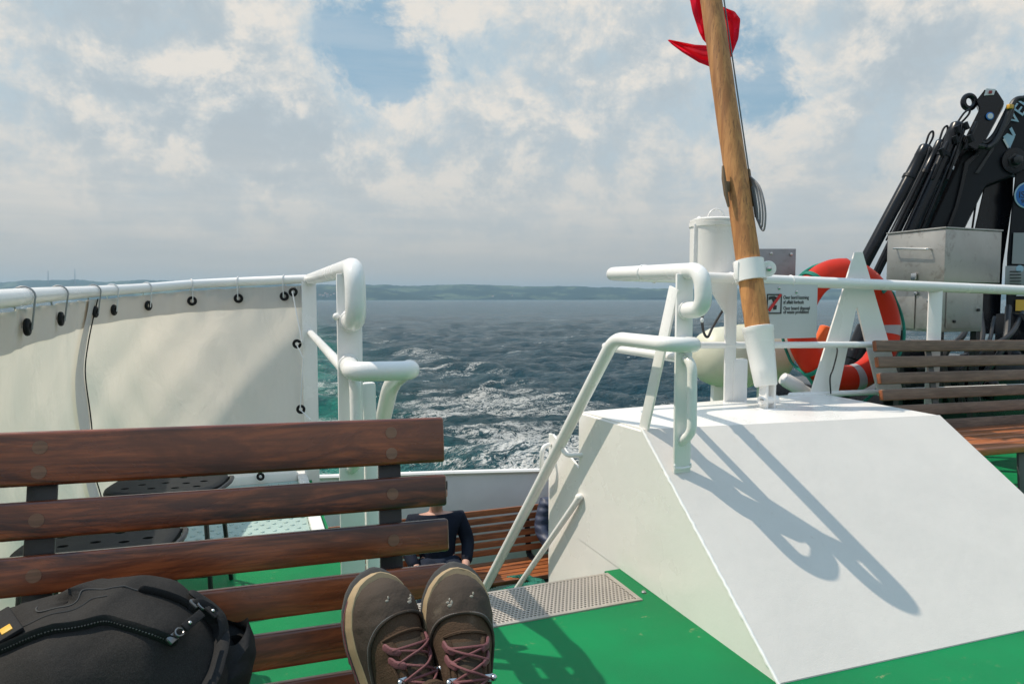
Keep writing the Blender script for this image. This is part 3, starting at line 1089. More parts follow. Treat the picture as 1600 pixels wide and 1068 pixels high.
def nearest_s(u, v):
    best = None
    for i in range(2000):
        s = i / 1999
        p = cloth_pt(s, .04)
        q_ = p - Vector((0, 0, EYE))
        y_ = q_.dot(VIEW)
        if y_ <= .2:
            continue
        uu = 800 + FPX * q_.dot(SIDE) / y_
        if best is None or abs(uu - u) < best[0]:
            best = (abs(uu - u), s)
    return best[1]


for u in (36, 90, 146, 176, 230, 300, 374, 446):
    s = nearest_s(u, 0)
    c = cloth_pt(s, .055)
    n_ = rail_n(s)
    c = c + n_ * .012
    e = MB()
    ring = [c + (Vector((-n_.y, n_.x, 0)) * math.cos(a) + Vector((0, 0, 1)) * math.sin(a)) * .0195 for a in np.linspace(0, 2 * math.pi, 18, endpoint=False)]
    e.tube(ring, .0085, 10, closed=True)
    e = e.build('eyelet', RUBBER, cv)
    top_ = rail_at(s)
    loop = [c + n_ * .012 - Vector((0, 0, .006))]
    for a in np.linspace(-20, 200, 12):
        loop.append(top_ + (n_ * math.cos(R(a)) + Vector((0, 0, 1)) * math.sin(R(a))) * .031)
    loop.append(c - n_ * .016)
    MB().tube(loop, .0032, 6).build('lashing_cord', DECALG if u < 170 else DECALW, e)
edge_pts = []
for (u, v) in ((458, 456), (464, 537), (470, 639)):
    c = at(u, v, 'd', 4.06)
    n_ = -VIEW
    ring = [c + (SIDE * math.cos(a) + Vector((0, 0, 1)) * math.sin(a)) * .0195 for a in np.linspace(0, 2 * math.pi, 18, endpoint=False)]
    e = MB().tube(ring, .0085, 10, closed=True).build('eyelet', RUBBER, cv)
    edge_pts.append(c + n_ * .012)
e = MB().tube([edge_pts[0], at(472, 535, 'd', 4.0), edge_pts[1], at(474, 560, 'd', 4.02), edge_pts[2], at(485, 655, 'd', 4.0)], .0035, 6).build('lashing_cord', DECALW, cv)
for (u, v) in ((407, 744), (336, 758)):
    c = at(u, v, 'd', 4.02)
    ring = [c + (SIDE * math.cos(a) + Vector((0, 0, 1)) * math.sin(a)) * .017 for a in np.linspace(0, 2 * math.pi, 18, endpoint=False)]
    MB().tube(ring, .0075, 10, closed=True).build('eyelet', RUBBER, cv)

# ------------------------------------------------------------------ benches
def bench(name, label, loc, rot, L, slats, zt, y_top, rec, seat_z, seat_d, wm, fm, bars, thick=.022, plug=False, seat_slats=5, bev=.006, endm=None, seat_m=None):
    """local frame: x along the bench from -L/2 to L/2, y to the back, backrest front-top edge at (y_top, zt)"""
    t = thing(name, label, 'bench', loc, rot, 'wooden slatted deck benches')
    dn = Vector((0, -math.sin(rec), -math.cos(rec)))
    nb = Vector((0, math.cos(rec), -math.sin(rec)))
    O = Vector((0, y_top, zt))
    rot_ = Matrix(((1, 0, 0), (0, nb.y, -dn.y), (0, nb.z, -dn.z)))
    mb_ = MB()
    for k, (s0, s1) in enumerate(slats):
        c = O + dn * (s0 + s1) / 2 + nb * thick / 2
        mb_.box(c + Vector((.0015 * (k % 3 - 1), 0, 0)), (L, thick, s1 - s0), rot_, bev, 3)
    br_ = mb_.build('backrest', wm, t, True)
    if endm:
        for sx in (-1, 1):
            m3 = MB()
            for (s0, s1) in slats:
                m3.box(O + dn * (s0 + s1) / 2 + nb * thick / 2 + Vector((sx * (L / 2 + .002), 0, 0)), (.005, thick * .86, (s1 - s0) * .86), rot_, .001)
            m3.build('end_grain', endm, br_, True)
    bottom = O + dn * slats[-1][1]
    mb_ = MB()
    w_ = seat_d / seat_slats
    y1 = bottom.y + .01
    for k in range(seat_slats):
        yc = y1 - (k + .5) * w_
        mb_.box((.001 * (k % 2), yc, seat_z - thick / 2 - .004 * (k == seat_slats - 1)), (L, w_ - .012, thick + .012 * (k == seat_slats - 1)), None, bev * (1 if k < seat_slats - 1 else 1.6), 3)
    mb_.build('seat', seat_m or wm, t, True)
    for bx in bars:
        m3 = MB()
        top_ = O + nb * (thick + .006) + dn * .03
        bot_ = O + nb * (thick + .006) + dn * (slats[-1][1] + .03)
        m3.bar(top_ + Vector((bx, 0, 0)), bot_ + Vector((bx, 0, 0)), .045, .010, (1, 0, 0), .002)
        m3.bar((bx, bot_.y, bot_.z), (bx, y1 - seat_d + .03, seat_z - thick - .016), .045, .012, (1, 0, 0), .002)
        m3.bar((bx, bot_.y - .02, bot_.z - .005), (bx, bot_.y + .07, .0), .045, .012, (1, 0, 0), .002)
        m3.bar((bx, y1 - seat_d + .06, seat_z - thick - .02), (bx, y1 - seat_d + .03, .0), .045, .012, (1, 0, 0), .002)
        m3.build('frame', fm, t, True)
        if plug:
            for k, (s0, s1) in enumerate(slats):
                for q_ in ((.3, .75) if k == 0 else (.5,)):
                    c = O + dn * (s0 + (s1 - s0) * q_) - nb * .0006 + Vector((bx, 0, 0))
                    MB().lathe([(.0115, -.002), (.0115, .0006), (.0005, .0008)], c, -nb, 20).build('wood_plug', PLUG, br_, True)
    return t


SL = [(.0, .092), (.117, .180), (.206, .270), (.294, .357), (.382, .445), (.470, .530)]
L_ = 1.55
cxb = .373 - .024 - L_ / 2
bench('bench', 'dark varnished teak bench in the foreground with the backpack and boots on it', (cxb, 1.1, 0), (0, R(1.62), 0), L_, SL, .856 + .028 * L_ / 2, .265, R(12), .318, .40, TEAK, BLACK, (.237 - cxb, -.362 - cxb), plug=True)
SLr = [(.0, .062), (.0885, .150), (.177, .239), (.2655, .327), (.354, .416), (.442, .502)]
p_ = at(1369, 531, 'y', 2.73)
Lr = 2.4
bench('bench', 'brown slatted bench right of the white casing, in front of the crane', (p_.x - .018 + Lr / 2, 2.4, 0), (0, R(1.2), 0), Lr, SLr, p_.z - .021 * Lr / 2, .33, R(12), .372, .47, TEAK_SHADED, paint('grey_bench_frame', (.10, .10, .10), .5), (-.78, .1, .9), thick=.026, endm=ENDGRAIN, seat_m=TEAK_SUNLIT)
pf = at(700, 803, 'z', -.54)
Lf = 2.4
bench('bench', 'reddish sunlit bench on the lower deck along the stern bulwark', (1.55, pf.y - .25, -1.4), (0, R(.3), 0), Lf, [(k * .0605, k * .0605 + .045) for k in range(6)], .86, .25, R(10), .468, .40, TEAK_SUNLIT, BLACK, (-1.0, -.17, .48, 1.1), seat_slats=6, bev=.004)

# ------------------------------------------------------------------ stools
def make_stool(loc, rz, label):
    t = thing('stool', label, 'stool', loc, (0, 0, rz), 'black perforated stools behind the bench')
    m_ = MB()
    a, b = .195, .15

    def rim(th, k=1.0):
        e = 2 / 3.2
        return Vector((a * k * math.copysign(abs(math.cos(th)) ** e, math.cos(th)), b * k * math.copysign(abs(math.sin(th)) ** e, math.sin(th)), 0))
    holes = [(-.11, .05), (-.04, .07), (.035, .055), (.105, .07), (-.08, -.03), (-.005, -.015), (.07, -.03), (-.12, -.075), (-.03, -.085), (.05, -.09), (.125, -.01), (.12, -.08)]
    N = 64
    rings = []
    for k, zz_ in ((1.0, -.028), (1.02, -.010), (1.0, 0.0), (.95, .005), (.86, .004)):
        rings.append([m_.bm.verts.new(rim(2 * math.pi * i / N, k) + Vector((0, 0, zz_))) for i in range(N)])
    for A, B in zip(rings, rings[1:]):
        for i in range(N):
            m_.bm.faces.new((A[i], A[(i + 1) % N], B[(i + 1) % N], B[i]))
    edges = [m_.bm.edges.get((rings[-1][i], rings[-1][(i + 1) % N])) for i in range(N)]
    for hx, hy in holes:
        hv = [m_.bm.verts.new((hx + math.cos(2 * math.pi * i / 14) * .014, hy + math.sin(2 * math.pi * i / 14) * .010, .004)) for i in range(14)]
        lo_ = [m_.bm.verts.new(v_.co - Vector((0, 0, .014))) for v_ in hv]
        for i in range(14):
            edges.append(m_.bm.edges.new((hv[i], hv[(i + 1) % 14])))
            m_.bm.faces.new((hv[i], hv[(i + 1) % 14], lo_[(i + 1) % 14], lo_[i]))
    bmesh.ops.triangle_fill(m_.bm, use_beauty=True, use_dissolve=False, edges=edges)
    for v_ in m_.bm.verts:
        v_.co.z += .43
    m_.build('seat', RUBBER, t, True)
    for sx in (-1, 1):
        for sy in (-1, 1):
            MB().tube([(sx * .15, sy * .10, .41), (sx * .175, sy * .135, 0.006)], .0085, 10).build('leg', BLACK, t, True)
    MB().tube(fillet([(-.165, -.12, .12), (.165, -.12, .12), (.165, .12, .12), (-.165, .12, .12), (-.165, -.12, .12)], .02), .006, 8).build('foot_ring', BLACK, t, True)
    MB().tube(fillet([(.15, -.10, .40), (.20, -.10, .42), (.215, 0, .425), (.20, .10, .42), (.15, .10, .40)], .03), .008, 8).build('carry_loop', BLACK, t, True)
    return t


s1 = at(262, 757, 'z', .43)
stool = make_stool((s1.x, s1.y + .03, 0), R(-12), 'black stool with oval holes in its seat, the one nearer the canvas')
s2 = at(150, 855, 'z', .43)
dup(stool, (s2.x, s2.y + .05, 0), R(0) and (0, 0, 0) or (0, 0, R(-8)), 'black stool with oval holes in its seat, the one close behind the bench back')

# ------------------------------------------------------------------ backpack
bp = thing('backpack', 'black canvas backpack lying on the bench seat with steel zips', 'backpack', (-.225, 1.03, .32))
BC = Vector((-.232, 1.03, .512))
bax = (Vector((math.cos(R(-8)), math.sin(R(-8)), 0)), Vector((-math.sin(R(-8)), math.cos(R(-8)), 0)))


def pack_pt(th, ph, k=1.0):
    """th: around from the right side over the front (viewer's side); ph: from foot (-90) to top (90)"""
    e = .78
    f_ = lambda q: math.copysign(abs(q) ** e, q)
    cx_, cy_, cz_ = f_(math.cos(ph)) * f_(math.cos(th)), f_(math.cos(ph)) * f_(math.sin(th)), f_(math.sin(ph))
    p = Vector((cx_ * .204, -cy_ * .145, cz_ * .192 * (1 + .05 * math.cos(th * 1 + .9))))
    n1 = noise.noise(Vector((p.x * 9, p.y * 6, p.z * 7)))
    n2 = 1.3 - 3.2 * abs(noise.noise(Vector((p.x * 11 + p.z * 7, p.y * 9, p.z * 6 + 4)))) + .5 * noise.noise(Vector((p.x * 30, p.y * 24, p.z * 26 + 4)))
    ridge = math.exp(-((p.x - .01 - .35 * (p.z - .1)) / .035) ** 2) * .010 * max(0, cy_)
    sag = -.014 * math.exp(-((p.x + .07) / .05) ** 2) * max(0, cz_)
    p = p * (1 + .050 * n1 + .030 * n2) * k
    p.y -= ridge
    p.z += sag
    # ridges of slack cloth running up to the zip
    p.y -= .006 * math.sin(p.x * 55 + p.z * 20) * max(0, .6 - abs(cz_ - .3))
    return BC + bax[0] * p.x + bax[1] * p.y + Vector((0, 0, p.z))


mb = MB()
mb.grid(lambda u, w: pack_pt(u * 2 * math.pi, R(-90 + 180 * w)), 150, 90, True)
bmesh.ops.remove_doubles(mb.bm, verts=mb.bm.verts[:], dist=.00005)
mb.build('body', PACK, bp)


def on_pack(u, v):
    """a point of the pack's skin, found along a sight line of the photo"""
    best = None
    for i in range(0, 181):
        for j in range(-20, 90, 2):
            p = pack_pt(R(i), R(j))
            q_ = p - Vector((0, 0, EYE))
            y_ = q_.dot(VIEW * math.cos(PITCH) + Vector((0, 0, -math.sin(PITCH))))
            uu = 800 + FPX * q_.dot(SIDE) / y_
            vv = 534 - FPX * q_.dot(VIEW * math.sin(PITCH) + Vector((0, 0, math.cos(PITCH)))) / y_
            e_ = (uu - u) ** 2 + (vv - v) ** 2 + y_ * 40
            if best is None or e_ < best[0]:
                best = (e_, p, R(i), R(j))
    return best


def skin_path(pix, k=1.012, n=22):
    prm = [on_pack(u, v)[2:] for u, v in pix]
    sm = spline([(a, b, 0) for a, b in prm], n)
    return [pack_pt(p.x, p.y, k) for p in sm]


zp = skin_path([(2, 1018), (50, 996), (95, 985), (130, 978), (165, 973), (200, 982), (235, 992), (262, 1000)])
MB().tube(zp, .010, 8, flat=((0, -.3, 1), .35)).build('zip_tape', PACK2, bp)
mb = MB()
acc = 0
for a, b in zip(zp, zp[1:]):
    L_z = (b - a).length
    acc += L_z
    if acc > .0030:
        acc = 0
        t = (b - a).normalized()
        n_ = (b - BC).normalized()
        sd = n_.cross(t).normalized()
        rot_ = Matrix((t, sd, n_)).transposed()
        mb.box(b + n_ * .003, (.0021, .0072, .0026), rot_, .0005, 1)
zfine = []
o = mb.build('zip_teeth', ZIPM, bp)


def zip_pull(p, d_, name='zip_pull', L_z=.038):
    n_ = (p - BC).normalized()
    d_ = Vector(d_)
    d_ = (d_ - n_ * d_.dot(n_)).normalized()
    sd = n_.cross(d_)
    rot_ = Matrix((d_, sd, n_)).transposed()
    m_ = MB()
    m_.box(p + n_ * .006, (.016, .011, .006), rot_, .002)
    rg = [p + n_ * .011 + d_ * .010 + d_ * math.cos(a) * .0065 + sd * math.sin(a) * .005 for a in np.linspace(0, 2 * math.pi, 14, endpoint=False)]
    m_.tube(rg, .0016, 6, closed=True)
    pz = m_.build(name, ZIPM, bp)
    m_ = MB()
    m_.box(p + n_ * .014 + d_ * (.016 + L_z / 2), (L_z, .012, .003), rot_, .001)
    m_.build('pull_tab', PACK2, pz)
    MB().ball(p + n_ * .0165 + d_ * .026, .0028, 2).build('rivet', STEEL, pz)


zip_pull(zp[-1], SIDE * .8 + Vector((0, 0, .8)))
z2 = skin_path([(226, 897), (258, 905), (285, 915), (308, 927)], 1.012)
MB().tube(z2, .008, 8, flat=((0, -.3, 1), .4)).build('zip_tape', PACK2, bp)
zip_pull(z2[-1], SIDE + Vector((0, 0, .15)), L_z=.02)
for pix in ([(60, 935), (110, 912), (165, 897), (225, 897)], [(20, 985), (80, 960), (140, 938), (165, 930)]):
    MB().tube(skin_path(pix, 1.003), .0010, 5).build('stitching', STITCHD, bp)
# side flap, compression strap and logo patch
mb = MB()
base_ = [on_pack(u, v)[2:] for u, v in ((315, 940), (335, 985), (330, 1040), (318, 1075))]
st_ = spline([(a, b, 0) for a, b in base_], 10)
mb.tube([pack_pt(p.x, p.y, 1.03) for p in st_], .013, 10, flat=((0, 0, 1), .4))
mb.build('strap', PACK2, bp)
mb = MB()
a_, b_ = at(352, 985, 'd', .98), at(352, 1085, 'd', .95)


def pocket(u, w):
    c = a_.lerp(b_, w)
    th = u * 2 * math.pi
    rr2 = .030 * (.75 + .5 * math.sin(math.pi * min(1, w * .8 + .15))) * (1 + .15 * noise.noise((u * 5, w * 6, 1)))
    return c + SIDE * math.cos(th) * rr2 + VIEW * math.sin(th) * rr2 * 1.5 + Vector((0, 0, .008 * math.sin(th * 3 + w * 6)))


mb.grid(pocket, 36, 20, True)
mb.build('side_pocket', PACK2, bp)
MB().tube(spline([at(305, 928, 'd', .96), at(330, 945, 'd', .96), at(345, 962, 'd', .95), at(350, 985, 'd', .94), at(345, 1010, 'd', .93)], 8), .010, 8, flat=((0, -1, 0), .35)).build('strap', PACK2, bp)
pt = on_pack(14, 991)[1]
n_ = (pt - BC).normalized()
sd = Vector((0, 0, 1)).cross(n_).normalized()
u_ = n_.cross(sd)
rot_ = Matrix((sd, u_, n_)).transposed()
e = MB().box(pt + n_ * .006 - sd * .02, (.085, .030, .006), rot_, .002).build('logo_patch', PACK2, bp)
MB().box(pt + n_ * .0095 + sd * .004, (.017, .012, .002), rot_, .0005).build('yellow_mark', DECALY, e)

# ------------------------------------------------------------------ hiking shoes
def make_shoe(loc, rot, label, mirror=1):
    t = thing('hiking_shoe', label, 'shoe', loc, rot, 'hiking shoes propped on the bench')
    LEN = .292

    def outline(y):
        """inner and outer half width of the sole at y (0 heel .. LEN toe)"""
        s = y / LEN
        wo = np.interp(s, [0, .03, .08, .2, .4, .55, .68, .78, .86, .92, .96, .985, 1.0], [.004, .020, .030, .036, .039, .046, .053, .054, .050, .042, .032, .020, .003])
        wi = np.interp(s, [0, .03, .08, .2, .4, .55, .68, .78, .86, .92, .96, .985, 1.0], [.004, .020, .030, .035, .034, .038, .045, .047, .044, .036, .026, .015, .003])
        return float(wi), float(wo)

    def height(y):
        s = y / LEN
        return float(np.interp(s, [0, .02, .06, .15, .30, .42, .55, .66, .76, .85, .92, .965, .985, 1.0], [.05, .085, .105, .112, .112, .104, .088, .074, .066, .060, .052, .040, .028, .014]))

    def up(y, th, off=0.0):
        """th 0 = outer edge, pi = inner edge"""
        wi, wo = outline(y)
        h = height(y)
        c_, s_ = math.cos(th), math.sin(th)
        e = .80
        w_ = (wo if c_ >= 0 else wi) + off * .6
        x = math.copysign(abs(c_) ** .92, c_) * w_
        z_ = (abs(s_) ** e) * (h + off)
        x += -.004 * s_ * math.sin(math.pi * y / LEN)
        cr = .0022 * math.sin(y * 210) * math.exp(-((y - .175) / .03) ** 2) * s_
        n = .0016 * noise.noise((x * 60, y * 60, z_ * 60))
        return Vector((mirror * x * (1 + n * 8), y, z_ + cr + n + .006))
    ys = [LEN * (1 - math.cos(math.pi * i / 79)) / 2 for i in range(80)]
    mb_ = MB()
    mb_.grid(lambda u, w: up(ys[int(round(u * 79))], w * math.pi), 80, 41)
    mb_.build('upper', SUEDE, t, True)

    # grey rubber rand: low along the sides, closing over the toe
    def tb(y, outer):
        s = y / LEN
        s0, s1, lo = (.44, .80, .16) if outer else (.58, .80, .12)
        x = min(max((s - s0) / (s1 - s0), 0), 1)
        return math.pi / 2 - (math.pi / 2 - lo) * math.sqrt(max(0, 1 - x * x))
    mb_ = MB()
    y0, y1 = LEN * .32, LEN * .999
    ym = LEN * .80
    yy = [y0 + (ym - y0) * math.sin(math.pi / 2 * i / 44) for i in range(45)] + [ym + (y1 - ym) * math.sin(math.pi / 2 * i / 25) for i in range(1, 26)]
    mb_.grid(lambda u, w: up(yy[int(round(u * 69))], w * tb(yy[int(round(u * 69))], True), .0028), 70, 22)
    mb_.grid(lambda u, w: up(yy[int(round(u * 69))], math.pi - w * tb(yy[int(round(u * 69))], False), .0028), 70, 22)
    rand = mb_.build('toe_rand', RAND, t, True)
    line = [up(y, tb(y, True), .0036) for y in yy if y < LEN * .801] + [up(y, math.pi - tb(y, False), .0036) for y in reversed(yy) if y < LEN * .801]
    MB().tube(line, .0022, 6).build('rand_edge', RAND, rand, True)
    mb_ = MB()
    ln2 = [up(y, min(tb(y, True), 1.57) * .93 - .02, .0046) for y in yy if LEN * .34 < y < LEN * .801] + [up(y, math.pi - min(tb(y, False), 1.57) * .93 + .02, .0046) for y in reversed(yy) if LEN * .42 < y < LEN * .801]
    ln2 = spline(ln2, 5)
    for i in range(0, len(ln2) - 3, 4):
        if (ln2[i + 2] - ln2[i]).length < .02:
            mb_.tube([ln2[i], ln2[i + 2]], .0009, 5)
    mb_.build('stitching', STITCH, rand, True)
    # pale scuffs on the toe
    mb_ = MB()
    for (y, th, r_) in ((LEN * .84, 1.95, .004), (LEN * .855, 2.02, .003), (LEN * .875, 1.30, .003)):
        c = up(y, th, .0036)
        mb_.ball(c, (r_, r_ * .6, .0005), 2)
        mb_.ball(c + Vector((.003, .004, -.0004)), (r_ * .5, r_ * .8, .0006), 2)
    mb_.build('scuff_mark', SCUFF, rand, True)

    # sole: outsole, midsole with wavy toe line
    def slab(z0, z1, grow0, grow1, toe):
        m_ = MB()
        N = 160
        ring = []
        for i in range(N):
            a = 2 * math.pi * i / N
            y = LEN * (.5 - .5 * math.cos(a))
            wi, wo = outline(max(min(y, LEN * .999), LEN * .001))
            x = wo if math.sin(a) >= 0 else -wi
            x = x * abs(math.sin(a)) ** .0
            ring.append((x, y))
        rows = []
        for (zf, g) in ((z0, grow0 * .7), (z0 + .002, grow0), ((z0 + z1) / 2, (grow0 + grow1) / 2), (z1 - .0015, grow1), (z1, grow1 * .6)):
            row = []
            for i, (x, y) in enumerate(ring):
                cy = LEN * .5
                dx, dy = x, (y - cy) * .35
                l_ = math.hypot(dx, dy) or 1
                tf = max(0, (y / LEN - .72) / .28)
                zz_ = zf + toe * tf ** 1.6 * (1 + .18 * math.sin(x * 150) * (zf > .0))
                row.append(m_.bm.verts.new((mirror * (x + dx / l_ * g), y + dy / l_ * g + (.013 if z0 < -.02 else .006) * tf, zz_)))
            rows.append(row)
        for A, B in zip(rows, rows[1:]):
            for i in range(N):
                m_.bm.faces.new((A[i], A[(i + 1) % N], B[(i + 1) % N], B[i]))
        m_.bm.faces.new(list(reversed(rows[0])))
        m_.bm.faces.new(rows[-1])
        return m_
    slab(-.016, .012, .005, .0035, .010).build('midsole', MIDSOLE, t, True)
    so_ = slab(-.028, -.0145, .006, .0075, .012)
    for k in range(9):
        for sx in (-1, 1):
            wi, wo = outline(LEN * (.1 + k * .09))
            so_.box((mirror * sx * (wo if sx > 0 else wi) * .95, LEN * (.1 + k * .09), -.026), (.014, .014, .014), None, .002)
    so_.build('outsole', OUTSOLE, t, True)
    m_ = MB()
    m_.tube([(mirror * (outline(y)[1] + .0072), y, -.0135 + .012 * max(0, (y / LEN - .72) / .28) ** 1.6) for y in [LEN * (.06 + .9 * i / 40) for i in range(41)]], .0011, 5)
    m_.build('red_line', LACE, t, True)

    # tongue, eyestay frame and lacing
    ty0, ty1 = LEN * .34, LEN * .665
    mb_ = MB()
    mb_.grid(lambda u, w: up(ty0 + (ty1 - ty0) * u, R(68 + 44 * w), .0042 + .002 * math.sin(math.pi * w)), 24, 12)
    mb_.build('tongue', TONGUE, t, True)
    for th0, th1 in ((52, 66), (114, 128)):
        mb_ = MB()
        mb_.grid(lambda u, w, a=th0, b=th1: up(ty0 + (LEN * .68 - ty0) * u, R(a + (b - a) * w), .0055 * math.sin(math.pi * min(max(w, .08), .92))), 24, 8)
        mb_.build('eyestay', SUEDE, t, True)
    mb_ = MB()
    mb_.tube([up(ty0 + (ty1 - ty0) * (i / 14), R(50), .003) for i in range(15)] + [up(LEN * .69 + .006 * math.sin(math.pi * i / 10), R(50 + 80 * i / 10), .0012) for i in range(11)] + [up(ty1 - (ty1 - ty0) * (i / 14), R(130), .003) for i in range(15)], .0026, 6)
    mb_.build('collar_seam', SUEDE, t, True)
    rows = [LEN * .640, LEN * .575, LEN * .495, LEN * .415]
    for k, y in enumerate(rows):
        for th, sg in ((56, 1), (124, -1)):
            c = up(y, R(th), .0085)
            if k < 2:
                e_ = up(y, R(th + 10 * (-sg) * -1), .007)
                lp = MB().tube([up(y + .006, R(th - 4 * sg), .006), c, up(y - .004, R(th + 9 * sg), .009)], .0058, 8, flat=((0, 1, 0), .5))
                lp.build('lace_loop', LOOP, t, True)
            else:
                hk = MB()
                hk.box(c, (.015, .011, .005), None, .002)
                hk.ball(c + Vector((mirror * sg * .006, 0, .004)), .0048, 2)
                hk.build('lace_hook', STEEL, t, True)
    mb_ = MB()
    for k in range(3):
        ya, yb = rows[k], rows[k + 1]
        for (t0, t1, o_) in ((60, 120, .013), (120, 60, .016)):
            mb_.tube([up(ya + (yb - ya) * i / 10, R(t0 + (t1 - t0) * i / 10), o_ - .004 * abs(i - 5) / 5) for i in range(11)], .0019, 8)
    mb_.tube([up(rows[0], R(60 + 6 * i), .011) for i in range(11)], .0020, 8)
    for k in (2, 3):
        mb_.tube([up(rows[k], R(60 + 6 * i), .011) for i in range(11)], .0020, 8)
    mb_.build('laces', LACE, t, True)
    # ankle collar, sock and the trouser leg that runs back towards the sitter
    m_ = MB()
    m_.tube([(mirror * .000 + .033 * math.cos(a) * mirror, .075 + .055 * math.sin(a), .112 + .012 * math.sin(a)) for a in np.linspace(0, 2 * math.pi, 28, endpoint=False)], .009, 8, closed=True)
    m_.build('ankle_collar', SUEDE, t, True)
    MB().tube([(0, .075, .08), (0, .068, .13), (0, .055, .19)], [.034, .033, .036], 18).build('sock', SOCK, t, True)
    MB().tube([(0, .056, .165), (0, .045, .25), (0, .02, .36), (0, -.02, .50)], [.050, .054, .060, .068], 22).build('trouser_leg', TROUSER, t, True)
    return t


def shoe_matrix(toe, axis_img_deg, lean_deg, roll_deg):
    """local y -> from heel to toe; local z (instep) -> towards the viewer"""
    fwd = VIEW
    upv = Vector((0, 0, 1))
    yv = (upv * math.cos(R(lean_deg)) + fwd * math.sin(R(lean_deg)))
    a = R(axis_img_deg)
    yv = (yv * math.cos(a) + SIDE * math.sin(a)).normalized()
    zv = (-fwd + upv * .0)
    zv = (zv - yv * zv.dot(yv)).normalized()
    xv = yv.cross(zv)
    rr = R(roll_deg)
    x2 = xv * math.cos(rr) + zv * math.sin(rr)
    z2_ = zv * math.cos(rr) - xv * math.sin(rr)
    M = Matrix((x2, yv, z2_)).transposed()
    heel = Vector(toe) - yv * .292
    return heel, M.to_euler()


toeL = at(586, 905, 'd', 1.10)
hl, rl = shoe_matrix(toeL, -15, 22, -38)
make_shoe(hl, rl, 'brown suede hiking shoe with pink laces, the left one of the pair', -1)
toeR = at(708, 897, 'd', 1.10)
hl, rl = shoe_matrix(toeR, -5, 25, -18)
make_shoe(hl, rl, 'brown suede hiking shoe with pale scuffs on its toe, the right one of the pair', 1)

# ------------------------------------------------------------------ flagpole and flag
fp = thing('flagpole', 'leaning wooden flagpole clamped to the guard rail above the casing', 'flagpole', (2.25, 2.52, .585))
pb = Vector((2.255, 2.53, .62))
pdir = (at(1111, 0, 'x', 2.235) - pb).normalized()
ptop = pb + pdir * 3.3
c0, c1 = .30, 3.3
prof = []
for i in range(60):
    s = c0 + (c1 - c0) * i / 59
    prof.append(pb + pdir * s + Vector((.002 * noise.noise((s * 3, 0, 0)), 0, 0)))
mb = MB()
mb.tube(prof, [.0575 + .0015 * noise.noise((i * .4, 1, 1)) - .008 * i / 59 for i in range(60)], 28)
mb.build('pole', POLE, fp)
pd = pdir
mb = MB()
mb.lathe([(.048, .075), (.052, .08), (.058, .16), (.0685, .33), (.072, .335), (.072, .355), (.066, .358)], pb, pd, 36)
mb.build('socket', WHITE2, fp)
mb = MB()
for sx in (-1, 1):
    mb.box(pb + pd * .03 + Vector((sx * .022, 0, 0)), (.014, .055, .12), None, .006)
mb.lathe([(.018, -.05), (.02, -.048), (.02, .048), (.018, .05)], pb + Vector((0, 0, .01)), (1, 0, 0), 16)
mb.build('hinge_fork', WHITE2, fp)
MB().lathe([(.011, 0), (.011, .008), (.004, .010)], pb + Vector((-.045, -.01, .012)), (-.8, -.6, 0), 6).build('hinge_bolt', STEEL, fp)
MB().span((pb.x - .055, pb.y - .05, .583), (pb.x + .055, pb.y + .05, .592), .003).build('foot_plate', WHITE2, fp)
tcl = (1.235 - pb.z) / pd.z
mb = MB()
mb.lathe([(.064, -.05), (.072, -.05), (.072, .05), (.064, .05)], pb + pd * tcl, pd, 36)
cl = mb.build('clamp_ring', WHITE2, fp)
cc = pb + pd * tcl
lug = cc + SIDE * .088 + Vector((0, .0, .01))
MB().lathe([(.036, -.008), (.038, -.006), (.038, .006), (.036, .008)], lug, VIEW, 24).build('lug', WHITE2, cl)
MB().lathe([(.013, 0), (.013, .012), (.005, .015)], lug - VIEW * .008, -VIEW, 6).build('bolt', STEEL, cl)
MB().box(cc - SIDE * .068 - VIEW * .02, (.012, .03, .085), None, .003).build('hinge', WHITE2, cl)
MB().bar(cc + VIEW * .05, (cc.x + .02, 2.80, 1.195), .05, .012, (0, 0, 1), .002).build('rail_bracket', WHITE2, cl)
cz = pb + pd * ((at(1143, 295, 'x', 2.24).z - pb.z) / pd.z)
cf = cz - SIDE * .060 - VIEW * .030
mb = MB()
mb.box(cf, (.022, .018, .05), None, .004)
mb.tube([cf - VIEW * .012 - SIDE * .012 + pd * -.10, cf - SIDE * .016 - VIEW * .012 + pd * -.04, cf - SIDE * .016 - VIEW * .012 + pd * .04, cf - VIEW * .012 - SIDE * .012 + pd * .10], [.006, .011, .011, .006], 10)
mb.build('cleat', BRASS, fp)
cb = cz + SIDE * .066 + pd * .0
MB().tube([cb + pd * .09, cb - pd * .09], [.008, .008], 8).build('cleat', BRASS, fp)
hal = thing('halyard', 'grey halyard coiled on the cleat at the right of the flagpole', 'rope', tuple(cb))
mb = MB()
for k in range(5):
    o_ = SIDE * (.001 + .0016 * k) - VIEW * .012 * k
    mb.tube(spline([cb + pd * .06, cb + o_ * 1.6 + pd * (.03 - .01 * k), cb + o_ * 2.0 - pd * (.08 + .012 * k), cb + o_ * 1.2 - pd * (.15 + .018 * k), cb + o_ * .4 - pd * (.11 + .015 * k), cb + o_ * .2 + pd * .0], 8), .0048, 7)
mb.build('coil', ROPE_GREY, hal)
MB().tube([cb + pd * .08, cb + pd * 2.2 + SIDE * .0], .004, 6).build('standing_line', ROPE_GREY, hal)

# swallow-tailed red flag blowing across the back of the pole
fl = thing('flag', 'red swallow tailed flag fluttering behind the flagpole', 'flag', tuple(at(1120, 60, 'd', 3.75)))


